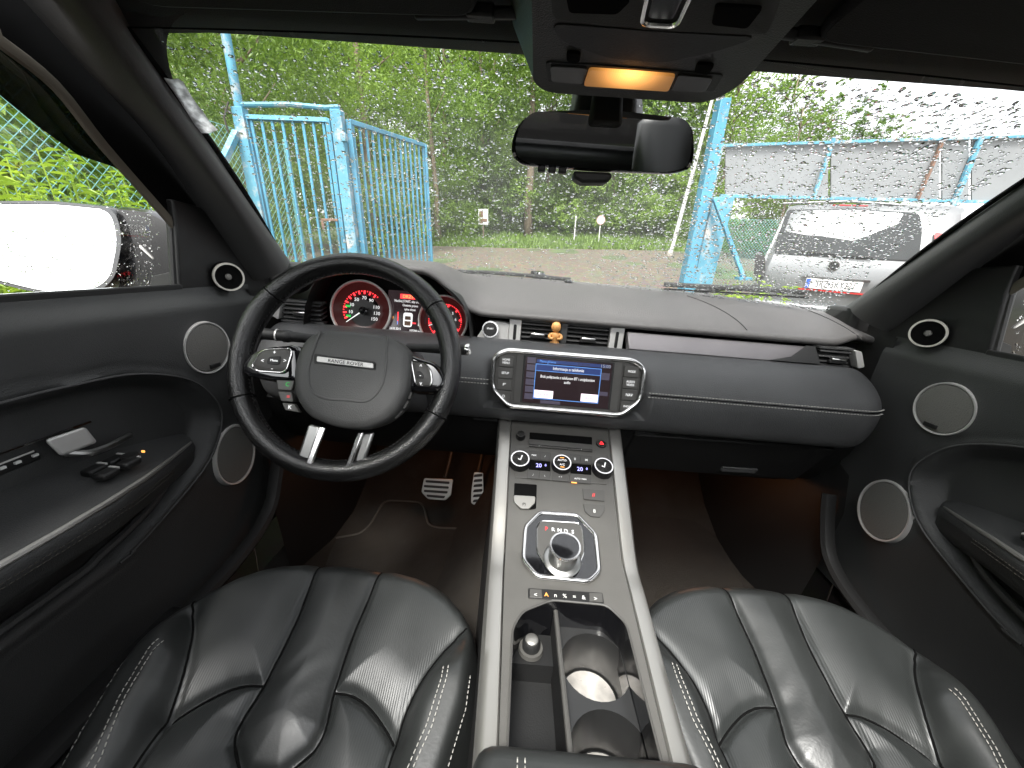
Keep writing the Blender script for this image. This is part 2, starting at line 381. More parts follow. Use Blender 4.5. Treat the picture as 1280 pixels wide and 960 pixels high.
# ================================================================ the car's shell
cabin = thing('car_cabin', 'dark car cabin shell with roof lining, pillars, windscreen and brown lit carpet', 'car', (0, .5, -.86))
def WSP(u, v, off=0):                     # windscreen surface, u across, v up
    a = V((.70*u, 1.15-.17*u*u, -.065)); b = V((.607*u, .548, .246-.014*u*u))
    p = a.lerp(b, v); p.z += .018*math.sin(math.pi*v); p.y += .018*math.sin(math.pi*v)*.5
    return p
def WSN(u, v):
    e = 1e-3; return (WSP(u+e, v)-WSP(u-e, v)).cross(WSP(u, v+e)-WSP(u, v-e)).normalized()
b = MB(); b.grid([[WSP(-1+2*i/32, j/20) for i in range(33)] for j in range(21)])
b.build('windscreen', M['wetglass'], cabin)
# pillar inner edge = where the trim covers the glass
def strip_prof(pts, n=6): return spline(pts, n)
def pillar(s):
    secs = []
    # bottom section, middle, top : glass edge, inward bulge, door side
    def oe(px, py, x): p = at(px, py, 'X', -x); return (x, p.y, p.z)
    bot = [(.690, 1.00, -.05), (.672, .955, -.042), (.664, .930, -.052), (.672, .905, -.066), (.70, .885, -.080), (.735, .875, -.085)]
    mid = [(.662, .79, .105), (.638, .755, .094), (.629, .730, .086), (.639, .712, .080), oe(220, 195, .678), oe(206, 198, .722)]
    top = [(.624, .60, .235), (.604, .560, .228), (.592, .533, .222), (.602, .513, .214), oe(131, 89, .65), oe(112, 92, .705)]
    end = [(.60, .53, .268), (.57, .50, .262), (.56, .47, .256), (.58, .43, .250), oe(50, -30, .65), oe(20, -10, .70)]
    rows = []
    for k in range(6): rows.append(spline([V(q[k]) for q in (bot, mid, top, end)], 8))
    rows2 = []
    m = len(rows[0])
    for i in range(m): rows2.append(spline([rows[k][i] for k in range(6)], 5))
    return [[V((p.x*s, p.y, p.z)) for p in r] for r in rows2]
for s in (-1, 1):
    b = MB(); b.grid(pillar(s)); b.build('pillar_trim', M['pillar'], cabin, angle=70)
    # rounded corner where the pillar trim runs into the header, and the foot of the pillar
    ctr = V((.592, .556, .243)); arc = [WSP(s*.992, .56+.04*k) for k in range(7)]
    p0, p1, p2 = WSP(s*.985, .80)+WSN(s*.985, .80)*.006, V((s*.592, .566, .240)), V((s*.53, .556, .2545))
    cv = [p0*(1-t)**2+p1*(2*t*(1-t))+p2*t*t for t in [k/10 for k in range(11)]]
    b = MB(); b.grid([cv, [p.lerp(p1, .5)+V((s*.004, -.004, .002)) for p in cv], [p1+V((s*.02, -.02, .01)) for p in cv]]); b.build('corner_trim', M['pillar'], cabin, angle=70)
    b = MB(); b.box((s*.712, .985, -.075), (.075, .10, .07)); b.build('pillar_foot', M['rubber'], cabin, bevel=.01)
    # black ceramic edge of the glass beside the pillar
    b = MB(); rows = []
    for j in range(25):
        v = j/24; rows.append([WSP(s*u, v)+WSN(s*u, v)*-.002 for u in (.999, .982)])
    b.grid(rows); b.build('glass_edge_band', M['black'], cabin)
b = MB(); b.grid([[WSP(-1+2*i/32, v)-WSN(-1+2*i/32, v)*.002 for i in range(33)] for v in (.996, .9985, .9999)])
b.build('glass_edge_band', M['black'], cabin)
# header + roof lining + panoramic opening frame
rows = []
for (y, z) in [(.62, .265), (.585, .258), (.556, .2545), (.53, .257), (.46, .262), (.30, .272), (.22, .276)]:
    rows.append([V((x*.66/1.0, y, z-.03*max(0, abs(x)-.80)**1.2*2)) for x in [-1+2*i/24 for i in range(25)]])
b = MB(); b.grid(rows); b.build('roof_lining', M['liner'], cabin)
b = MB()
for s in (-1, 1):
    b.grid([[V((s*x, y, z)) for (x, z) in ((.46, .285), (.47, .272), (.56, .262), (.64, .235), (.70, .20), (.73, .16 if y < .3 else .2))] for y in (.335, .22, 0, -.4, -.8, -1.2, -1.6)])
b.build('roof_side_lining', M['liner'], cabin)
b = MB(); b.grid([[V((x, y, .272)) for x in (-.5, 0, .5)] for y in (-1.0, -1.3, -1.6)]); b.build('roof_rear_lining', M['liner'], cabin)
b = MB(); b.grid([[V((x, y, .30)) for x in (-.47, 0, .47)] for y in (.235, -.4, -1.02)]); b.build('roof_glass', M['glass'], cabin)
b = MB()
for s in (-1, 1):                         # rear body sides (seen only in the mirror)
    b.box((s*.72, -.32, -.35), (.05, .16, 1.15)); b.box((s*.72, -1.0, -.5), (.05, 1.3, .85))
b.box((0, -1.62, -.45), (1.4, .06, .75)); b.build('rear_body_side', M['liner'], cabin)
b = MB()
for s in (-1, 1): b.box((s*.73, -.95, .05), (.006, 1.2, .28))
b.box((0, -1.64, .08), (1.3, .006, .32)); b.build('rear_privacy_glass', M['tint'], cabin)
# floor, firewall, sills, tunnel
rows = []
for y, z in [(-.9, -.86), (.3, -.86), (.9, -.86), (1.08, -.85), (1.22, -.80), (1.36, -.68), (1.46, -.5), (1.48, -.3)]:
    rows.append([V((x, y, z+ (.16*sst(.30, .12, abs(x)) if y < 1.3 else 0) + .05*sst(.55, .68, abs(x)))) for x in [-.72+1.44*i/60 for i in range(61)]])
b = MB(); b.grid(rows); b.build('carpet', M['carpet'], cabin, angle=60)
for s in (-1, 1):
    # kick panel ahead of the door and the sill moulding below it
    b = MB(); b.grid([[V((s*x, y, z)) for (y, z, x) in r] for r in (
        [(.84, -.09, .70), (.86, -.3, .70), (.80, -.50, .69), (.78, -.62, .66), (.80, -.9, .64)],
        [(1.0, -.09, .70), (1.0, -.3, .69), (1.0, -.50, .68), (1.0, -.66, .64), (1.0, -.9, .60)],
        [(1.45, -.09, .68), (1.45, -.3, .66), (1.45, -.50, .62), (1.45, -.66, .60), (1.45, -.9, .58)])])
    b.build('kick_panel', M['darkplastic'], cabin, angle=60)
    pts = spline([V((s*.668, .83, -.47)), V((s*.664, .80, -.541)), V((s*.66, .755, -.602)), V((s*.655, .657, -.632)), V((s*.655, .50, -.64)), V((s*.655, .1, -.64))], 6)
    b = MB(); b.tube(pts, .012, 8, flat=1.4); b.build('door_seal', M['rubber'], cabin)
    b = MB(); b.box((s*.70, .0, -.78), (.16, 1.1, .26)); b.build('sill', M['darkplastic'], cabin, bevel=.03, seg=3)
    b = MB(); b.box((s*.80, .95, -.55), (.04, 1.1, .9)); b.build('front_wing', M['carpaint'], cabin, bevel=.02)
# scuttle strip and bonnet edge outside the glass
b = MB(); b.grid([[V((x, y-.17*(x/.7)**2, z)) for x in [-.655+1.31*i/24 for i in range(25)]] for (y, z) in ((1.14, -.068), (1.165, -.060), (1.19, -.052), (1.22, -.062), (1.26, -.10))])
b.build('scuttle_panel', M['rubber'], cabin)
b = MB(); b.grid([[V((x, y-.10*(x/.7)**2, z-.05*(x/.8)**2)) for x in [-.86+1.72*i/24 for i in range(25)]] for (y, z) in ((1.23, -.09), (1.5, -.11), (1.9, -.16), (2.15, -.26), (2.22, -.45))])
b.build('bonnet', M['carpaint'], cabin)
# torn paper stuck inside the glass near the pillar
pp = [(205, 97), (214, 99), (222, 98), (229, 102), (238, 118), (247, 131), (255, 141), (262, 152), (272, 162), (262, 166), (252, 166), (244, 156), (232, 137), (218, 116)]
b = MB(); n_ = WSN(-.95, .74); p0_ = WSP(-.95, .74)+n_*.004
b.prism([onplane(x, y, p0_, n_) for x, y in pp], n_*.0008)
tag(b.build('torn_sticker', M['sticker']), 'torn pale grey paper sticker on the windscreen beside the driver side pillar', 'sticker')
# rain on the glass: thousands of lens-shaped beads on the outer face
def drops(n, fn, rmin, rmax, seed, big=None):
    r = random.Random(seed); b = MB(); prof = [(1, -.10), (.92, .12), (.66, .28), (.33, .36)]
    for i in range(n):
        p, nn, t, k = fn(r); X, Y, Z = basis(nn, t); rad = (rmin+(rmax-rmin)*r.random()**3.0)*k
        sx = rad*r.uniform(.9, 1.25); sy = rad*r.uniform(.8, 1.1); h = rad*r.uniform(.75, 1.0)*lerp(1.45, .95, min(1, rad/.0026))/k**3.4
        a0 = r.random()*6; c_ = len(b.v); w1 = r.uniform(-.2, .2); 
        for q, hh in prof:
            for j in range(8):
                a = 2*math.pi*j/8+a0; e = 1+w1*math.cos(2*a)+.12*math.sin(3*a+a0)
                b.v.append(p+X*(q*sx*math.cos(a)*e)+Y*(q*sy*math.sin(a)*e)+Z*(hh*h))
        b.v.append(p+Z*(.385*h))
        for k2 in range(3):
            for j in range(8):
                b.f.append((c_+k2*8+j, c_+k2*8+(j+1) % 8, c_+k2*8+8+(j+1) % 8, c_+k2*8+8+j))
        for j in range(8): b.f.append((c_+24+j, c_+24+(j+1) % 8, c_+32))
        b.f.append(tuple(c_+j for j in range(7, -1, -1)))
    return b
def wsd(r):
    while True:
        u = r.uniform(-.935, .935); v = r.uniform(.02, .97)
        dens = .55+.45*sst(-.1, .35, u)
        if .0 < u+.25 < .35 and v > .1: dens *= .62
        if r.random() < dens: break
    k = 1+.28*sst(.05, .5, u); n = WSN(u, v); n = n if n.y > 0 else -n
    return WSP(u, v)+n*.0008, n, V((1, 0, 0)), k
b = drops(15500, wsd, .0007, .0029, 3)
tag(b.build('raindrops', M['water'], angle=0), 'fine clear raindrops beaded all over the outside of the windscreen', 'raindrops', kind='stuff')

# ================================================================ sun visors, overhead console, mirror
for s, lb in ((-1, 'dark sun visor folded up above the steering wheel side'), (1, 'dark sun visor folded up above the passenger side')):
    t = thing('sun_visor', lb, 'sun visor', (s*.34, .45, .235), 'sun visors folded against the roof')
    x0, x1 = (.17, .53)
    out = rounded([V((s*x0, .50, .254)), V((s*x1, .495, .240)), V((s*x1, .33, .250)), V((s*x0, .33, .262))], .03, 4)
    b = MB(); b.prism(out, (0, -.002, -.014)); b.build('visor_panel', M['liner'], t, bevel=.006)
    b = MB(); b.tube([V((s*.13, .495, .247)), V((s*.24, .50, .243))], .006, 8); b.box((s*.17, .497, .246), (.03, .016, .012)); b.build('hinge', M['darkplastic'], t, bevel=.003)
oc = thing('overhead_console', 'grey overhead console with lit amber reading lamp above the mirror', 'overhead console', (0, .45, .24))
# housing: a shallow tub hanging from the roof, lower face near z=.2
fo = Frame((0, .455, .2035), (1, 0, 0), (0, -.10, -1))     # ey points back (towards the driver) on the underside
def shell(z, sc_x, yf, yb): return [V((sc_x*x, y, z)) for x, y in ((-.100, yf), (-.118, yf-.03), (-.122, yb), (.122, yb), (.118, yf-.05), (.098, yf))]
lo = [V((-.092, .542, .196)), V((-.110, .522, .197)), V((-.118, .30, .221)), (V((.104, .30, .221))), V((.112, .50, .199)), V((.096, .540, .196))]
up_ = [V((-.112, .575, .25)), V((-.138, .535, .25)), V((-.140, .28, .27)), V((.130, .28, .27)), V((.138, .525, .25)), V((.116, .572, .25))]
n = len(lo); b = MB(); lo_r = rounded(lo, .02, 4); up_r = rounded(up_, .02, 4)
b.grid([up_r, [p.lerp(q, .75) for p, q in zip(up_r, lo_r)], lo_r], closed=True)
b.add(lo_r, [tuple(range(len(lo_r)))]); b.build('housing', M['dash'], oc, angle=30)
def OC(x, y, h=0): return onplane(x, y, V((0, .54, .196-h)), V((0, -.102, -1)).normalized())
nz = V((0, -.102, -1)).normalized()
def ocplate(name, pts, m, th=.002, h=0, r=.004, bev=.0006):
    b = MB(); b.prism([p+nz*h for p in rounded([OC(*q) for q in pts], r, 3)], nz*th); return b.build(name, m, oc, bevel=bev)
ocplate('lamp_recess', [(682, 76), (735, 79), (850, 88), (905, 92), (893, 113), (750, 107), (685, 101)], M['darkplastic'], .0012)
ocplate('lamp_lens', [(688, 79), (735, 82), (728, 102), (690, 99)], M['lensdark'], .003)
lensm = bpy.data.materials.new('lit amber lens'); lensm.use_nodes = True; t_ = lensm.node_tree; bs = t_.nodes['Principled BSDF']
bs.inputs['Base Color'].default_value = (.7, .35, .12, 1); bs.inputs['Roughness'].default_value = .3
tc = nd(t_, 'ShaderNodeTexCoord'); vm = nd(t_, 'ShaderNodeVectorMath', operation='DISTANCE'); bulb = OC(790, 86)
WMoc = WM[oc.name].inverted() @ bulb; vm.inputs[1].default_value = WMoc
t_.links.new(tc.outputs['Object'], vm.inputs[0])
cr = nd(t_, 'ShaderNodeMapRange'); cr.inputs[1].default_value = .004; cr.inputs[2].default_value = .05; cr.inputs[3].default_value = 1; cr.inputs[4].default_value = 0
t_.links.new(vm.outputs['Value'], cr.inputs[0]); pw = nd(t_, 'ShaderNodeMath', operation='POWER'); pw.inputs[1].default_value = 2.2; t_.links.new(cr.outputs[0], pw.inputs[0])
wv = nd(t_, 'ShaderNodeTexWave'); wv.inputs['Scale'].default_value = 130; t_.links.new(tc.outputs['Object'], wv.inputs['Vector'])
ml = nd(t_, 'ShaderNodeMath', operation='MULTIPLY_ADD'); ml.inputs[1].default_value = .25; ml.inputs[2].default_value = .85; t_.links.new(wv.outputs[1], ml.inputs[0])
m3 = nd(t_, 'ShaderNodeMath', operation='MULTIPLY'); t_.links.new(ml.outputs[0], m3.inputs[0]); t_.links.new(pw.outputs[0], m3.inputs[1])
m4 = nd(t_, 'ShaderNodeMath', operation='MULTIPLY_ADD'); m4.inputs[1].default_value = .75; m4.inputs[2].default_value = .05; t_.links.new(m3.outputs[0], m4.inputs[0])
bs.inputs['Emission Color'].default_value = (1, .42, .10, 1); t_.links.new(m4.outputs[0], bs.inputs['Emission Strength'])
ocplate('lamp_lens', [(737, 82), (845, 90), (836, 110), (730, 103)], lensm, .004)
ocplate('lamp_lens', [(848, 90), (892, 94), (882, 112), (839, 110)], M['lensdark'], .003)
ocplate('lamp_switch', [(708, 62), (726, 63), (725, 75), (709, 74)], M['black'], .003)
ocplate('lamp_switch', [(872, 76), (894, 78), (886, 90), (868, 87)], M['black'], .003)
ocplate('recess_panel', [(688, 28), (820, 38), (950, 45), (900, 62), (830, 78), (760, 72), (700, 50)], M['darkplastic'], .001, r=.012)
ocplate('roof_switch_panel', [(690, -30), (980, -12), (960, 42), (820, 36), (690, 22)], M['pillar'], .0015, r=.008)
ocplate('roof_switch', [(708, -10), (790, -6), (772, 12), (712, 10)], M['black'], .004)
ocplate('roof_switch', [(895, 0), (955, 4), (935, 30), (890, 25)], M['black'], .004)
b = MB(); b.tube(rounded([OC(*q)+nz*.003 for q in ((813, -25), (869, -22), (846, 28), (802, 25))], .008, 4), .0022, 8, closed=True); b.build('blind_switch_frame', M['chrome'], oc)
ocplate('blind_switch', [(820, -20), (860, -18), (842, 20), (810, 18)], M['gloss'], .003)

mr = thing('rear_view_mirror', 'black rear-view mirror on a stalk below the overhead console', 'rear-view mirror', (-.004, .63, .165))
def MP(x, y, dy=0): return at(x, y, 'Y', .62+dy)
mo = [(660, 143), (757, 140), (855, 150), (866, 160), (868, 190), (864, 211), (840, 217), (740, 213), (655, 206), (641, 198), (639, 182), (645, 160)]
mpl = rounded([MP(*q) for q in mo], .012, 4); cen = sum(mpl, V())/len(mpl)
b = MB(); b.grid([[cen+(p-cen)*.45+V((0, .045, 0)) for p in mpl], [cen+(p-cen)*.9+V((0, .024, 0)) for p in mpl], [p+V((0, .008, 0)) for p in mpl], [p for p in mpl], [cen+(p-cen)*.965-V((0, .002, 0)) for p in mpl], [cen+(p-cen)*.95+V((0, .001, 0)) for p in mpl]], closed=True)
b.add([cen+(p-cen)*.45+V((0, .045, 0)) for p in mpl], [tuple(range(len(mpl)))]); b.build('mirror_housing', M['gloss'], mr, angle=50)
b = MB(); b.prism([cen+(p-cen)*.955+V((0, -.0075-(p.z-cen.z)*.165+(p.x-cen.x)*.02, 0)) for p in mpl], (0, .012, 0)); b.build('mirror_glass', M['dimmirror'], mr)
for k in range(3):
    b = MB(); b.box(MP(677+13*k, 211+1.2*k, .006), (.011, .012, .008)); b.build('button', M['rubber'], mr, bevel=.002)
b = MB(); q = [MP(*p) for p in ((717, 213), (765, 215), (766, 222), (758, 228), (728, 228), (717, 222))]; b.prism(q, (0, .03, 0)); b.build('sensor_pod', M['rubber'], mr, bevel=.004)
b = MB(); q = [MP(*p, -.012) for p in ((722, 112), (796, 116), (793, 150), (718, 146))]; q2 = [MP(*p, .022) for p in ((717, 108), (803, 112), (806, 152), (708, 148))]
b.hexa(q, q2); b.build('stalk_cover', M['dash'], mr, bevel=.006)
b = MB(); q = [MP(*p, -.022) for p in ((742, 112), (780, 114), (779, 158), (736, 156))]; b.prism(q, (0, .03, .004)); b.build('stalk', M['rubber'], mr, bevel=.006)
# ================================================================ dashboard
da = thing('dashboard', 'dark grey leather dashboard with stitched roll, air vents and glowing dials', 'dashboard', (0, .9, -.3))
def hood(x): return sst(-.66, -.50, x)*(1-sst(-.315, -.185, x))
def padz(x, y):
    t = (y-.86)/.29
    base = lerp(-.108-.004*max(0, x), -.036, min(1, t)**.8 if t > 0 else 0)+.008*math.sin(math.pi*max(0, min(1, t)))
    if t > 1: base = -.036-(t-1)*.1
    wgt = 1-sst(.83, 1.16, y)
    return base + .088*hood(x)*wgt - .05*sst(.655, .71, abs(x))*max(0, min(1, t))
XS = [-.71+1.42*i/110 for i in range(111)]
def yfar(x): return 1.165-.17*(x/.7)**2
def ylip(x): return .856-.050*hood(x)+.035*sst(.58, .68, abs(x))
rows = []
for k in range(15):
    t = k/14; rows.append([V((x, lerp(yfar(x), ylip(x)+.012, t), padz(x, lerp(yfar(x), ylip(x)+.012, t)))) for x in XS])
for dy, dz in ((.006, -.001), (.002, -.004), (0, -.009), (.002, -.014), (.008, -.0165), (.03, -.017), (.06, -.012)):
    rows.append([V((x, ylip(x)+dy, padz(x, ylip(x)+.012)+dz)) for x in XS])
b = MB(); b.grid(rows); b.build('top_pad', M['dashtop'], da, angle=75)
# airbag seam on the pad: a sunken dark line
for xs_, a in (((.33, .40), 0), ((.60, .655), 0)):
    pts = [V((lerp(xs_[1], xs_[0], t**1.6), y, padz(lerp(xs_[1], xs_[0], t**1.6), y)+.0003)) for t, y in [(i/14, lerp(.872, yfar(.4)-.05, i/14)) for i in range(15)]]
    b = MB(); b.tube(pts, .0011, 6); b.build('airbag_seam', M['rubber'], da)
b = MB(); p = V((.02, 1.115, padz(.02, 1.115))); b.lathe([(.012, 0), (.010, .006), (.004, .009), (0, .0095)], p, (0, 0, 1), 16); b.build('light_sensor', M['gloss'], da)
# fascia behind the vents
b = MB(); b.grid([[V((x, y, z)) for x in (-.68, -.57, -.19, 0, .3, .68)] for (y, z) in ((.905, -.118), (.905, -.14), (.90, -.20))])
b.build('fascia_panel', M['black'], da)
# leather roll
prof = spline([V((0, y, z)) for y, z in ((.90, -.176), (.862, -.166), (.83, -.1605), (.80, -.165), (.765, -.183), (.740, -.206), (.729, -.228))], 5)
prof2 = spline([V((0, y, z)) for y, z in ((.729, -.228), (.728, -.25), (.732, -.275), (.742, -.302), (.758, -.318), (.785, -.3235), (.84, -.325))], 5)
XR = [-.66+1.32*i/120 for i in range(121)]
def rollp(p, x):
    t = sst(.585, .664, abs(x)); tt = max(0, (abs(x)-.585)/.079); e = 1-math.sqrt(max(0, 1-min(1, tt)**2))
    sc_ = -.238
    if abs(x) < .160 and p.z > -.283: p = V((p.x, max(p.y, lerp(.760, .77, 0)), p.z))
    return V((x, p.y+.085*e, p.z+(sc_-p.z)*.25*e))
for nm, pf in (('leather_roll_upper', prof), ('leather_roll_lower', prof2)):
    b = MB(); b.grid([[rollp(p, x) for x in XR] for p in pf]); b.build(nm, M['leatherroll'], da, angle=75)
# twin stitching along the roll
for dz in (.0042, -.0046):
    b = MB(); x = -.62
    while x < .636:
        if not (-.16 < x < .16):
            y0 = rollp(V((0, .729+.0002, -.228)), x).y; b.tube([V((x, y0-.0006, -.228+dz)), V((x+.0042, y0-.0006, -.228+dz))], .0009, 5)
        x += .0062
    tag(b.build('stitching', M['thread'], da, angle=0), kind='stuff')
b = MB(); b.grid([[rollp(V((0, .729-.0002, -.228)), x)+V((0, -.0003, dz)) for x in XR if x > .16] for dz in (.0012, -.0012)]); b.build('roll_seam', M['black'], da)
# trim strip to the right of the centre vents and small one at the left
def strip(x0, x1, m, name, ylo=.832, zlo=-.1595, yhi=.862, zhi=-.1265):
    b = MB(); b.hexa([V((x0, ylo, zlo)), V((x1, ylo, zlo)), V((x1, yhi, zhi)), V((x0, yhi, zhi))], [V((x0, ylo+.02, zlo-.01)), V((x1, ylo+.02, zlo-.01)), V((x1, yhi+.02, zhi-.004)), V((x0, yhi+.02, zhi-.004))]); return b.build(name, m, da, bevel=.0025)
stripm = mat('smoked metal trim', (.11, .105, .11), .3, .75, var=(9, .1))
M['striplight'] = mat('smoked grey trim', (.17, .16, .165), .35, .5, var=(9, .08))
strip(.136, .540, M['striplight'], 'trim_strip')
def slats(x0, x1, zt, zb, n, y, sk=0, dep=.03):
    b0 = None
    for k in range(n):
        z = lerp(zt, zb, (k+.5)/n)
        b = MB(); b.hexa([V((x0, y+.0, z-.0016)), V((x1, y+sk, z-.0016)), V((x1, y+sk, z+.0016)), V((x0, y, z+.0016))], [V((x0, y+dep, z+.004)), V((x1, y+sk+dep, z+.004)), V((x1, y+sk+dep, z+.0072)), V((x0, y+dep, z+.0072))])
        b.build('slat', M['dash'], vent, bevel=.0006)
def ventbox(x0, x1, zt, zb, y, dep=.022, t=.004):
    b = MB()
    b.box(((x0+x1)/2, y+dep/2, zt+t/2), (x1-x0+2*t, dep, t)); b.box(((x0+x1)/2, y+dep/2, zb-t/2), (x1-x0+2*t, dep, t)); b.build('vent_frame', M['dash'], vent)
def chromeblock(x0, x1, zt, zb, y, wheel_=True):
    b = MB(); b.prism(rounded([V((x0, y, zb)), V((x1, y, zb)), V((x1, y, zt)), V((x0, y, zt))], .003, 3), (0, .02, 0)); b.build('vent_end', M['silver'], vent, bevel=.0015)
    if wheel_:
        xc = (x0+x1)/2; b = MB(); b.prism(rounded([V((xc-.0035, y-.0012, zb+.011)), V((xc+.0035, y-.0012, zb+.011)), V((xc+.0035, y-.0012, zt-.011)), V((xc-.0035, y-.0012, zt-.011))], .003, 3), (0, .003, 0)); b.build('thumb_wheel', M['darkplastic'], vent, bevel=.0008)
def tab(x, z, y):
    b = MB(); b.box((x, y-.004, z), (.032, .014, .0055)); b.build('vent_tab', M['chrome'], vent, bevel=.002)
    b = MB(); b.box((x, y-.003, z-.006), (.036, .012, .006)); b.build('tab_base', M['darkplastic'], vent, bevel=.002)
V0 = .872
def part(name): 
    o = bpy.data.objects.new(name, None); col.objects.link(o); o.parent = da; WM[o.name] = WM[da.name].copy(); return o
vent = part('centre_air_vent')
slats(-.100, -.012, -.124, -.174, 5, V0); ventbox(-.100, -.012, -.124, -.174, V0); chromeblock(-.128, -.101, -.120, -.177, V0-.006); tab(-.062, -.149, V0)
vent = part('centre_air_vent')
slats(.004, .098, -.124, -.174, 5, V0); ventbox(.004, .098, -.124, -.174, V0); chromeblock(.100, .131, -.118, -.177, V0-.006); tab(.052, -.150, V0)
b = MB(); b.box((-.004, V0+.006, -.149), (.016, .022, .058)); b.build('vent_divider', M['dash'], da, bevel=.002)
vent = part('side_air_vent')
slats(-.632, -.545, -.118, -.158, 4, .842); ventbox(-.632, -.545, -.118, -.158, .842); tab(-.585, -.139, .842)
b = MB(); b.prism(rounded([V((-.640, .836, -.118)), V((-.655, .838, -.150)), V((-.636, .832, -.158)), V((-.628, .834, -.120))], .004, 3), (0, .02, 0)); b.build('vent_end', M['silver'], vent, bevel=.0015)
vent = part('side_air_vent')
slats(.555, .622, -.126, -.160, 3, .848); ventbox(.555, .622, -.126, -.160, .848); tab(.592, -.146, .846)
b = MB(); b.prism(rounded([V((.623, .842, -.124)), V((.640, .845, -.126)), V((.662, .85, -.160)), V((.642, .842, -.163))], .004, 3), (0, .02, 0)); b.build('vent_end', M['silver'], vent, bevel=.0015)
b = MB(); b.prism([V((.44, .8310, -.1592)), V((.548, .8310, -.1592)), V((.548, .8605, -.1262)), V((.528, .8605, -.1262)), V((.49, .840, -.149))], (0, -.003, .002)); b.build('trim_wedge', M['darkplastic'], da)
# start button
st = part('start_button'); so_ = V((-.170, .862, -.147))
b = MB(); b.prism(rounded([V((-.202, .868, -.170)), V((-.1285, .868, -.1745)), V((-.1285, .868, -.130)), V((-.176, .868, -.128))], .005, 3), (0, .02, 0)); b.build('button_surround', M['silver'], st, bevel=.002)
b = MB(); b.ringlathe([(.0155, 0), (.0155, .006), (.0185, .006), (.0185, 0)], so_+V((0, .004, 0)), (0, -1, 0.2), 32); b.build('button_ring', M['chrome'], st)
b = MB(); b.lathe([(.0153, 0), (.0153, .004), (.013, .006), (0, .0065)], so_+V((0, .004, 0)), (0, -1, .2), 28); b.build('button_face', M['darkplastic'], st)
text('START', .0052, so_+V((0, -.0035, .003)), (1, 0, 0), (0, .2, 1), M['whiteglow'], st); text('STOP', .0052, so_+V((0, -.0025, -.004)), (1, 0, 0), (0, .2, 1), M['whiteglow'], st)
# lower dash : knee panel, glovebox
b = MB(); b.grid([[V((x, y+.02*sst(.55, .66, abs(x)), z)) for x in [-.67+1.34*i/40 for i in range(41)]] for (y, z) in ((.84, -.322), (.80, -.326), (.792, -.334), (.80, -.36), (.84, -.42), (.88, -.47), (.95, -.50), (1.4, -.50))])
b.build('lower_panel', M['darkplastic'], da, angle=60)
gb = MB(); gb.hexa([V((.165, .785, -.338)), V((.62, .795, -.338)), V((.60, .855, -.455)), V((.165, .850, -.458))], [V((.165, .82, -.338)), V((.62, .83, -.338)), V((.60, .89, -.455)), V((.165, .885, -.458))])
g = gb.build('glovebox_lid', M['darkplastic'], da, bevel=.006, seg=3)
b = MB(); q = [V((.402, .834, -.424)), V((.488, .834, -.422)), V((.484, .84, -.437)), V((.406, .84, -.439))]; b.prism([p+V((0, -.003, 0)) for p in q], (0, .01, 0)); b.build('handle', M['pillar'], g, bevel=.002)
b = MB(); b.box((.19, .786, -.332), (.05, .012, .008)); b.box((-.16, .786, -.332), (.06, .012, .008)); b.build('trim_clip', M['darkplastic'], da, bevel=.002)
# footwell lamps: the warm glow on both carpets
for x in (-.30, .40):
    b = MB(); b.box((x, 1.08, -.5035), (.05, .02, .004)); b.build('footwell_lamp', M['orangeglow'], da)
    l = bpy.data.lights.new('footwell_bulb', 'POINT'); l.energy = .085; l.color = (1, .38, .14); l.shadow_soft_size = .03
    o = bpy.data.objects.new('footwell_bulb', l); col.objects.link(o); o.parent = da; o.matrix_local = WM[da.name].inverted() @ Matrix.Translation((x, 1.10, -.53))

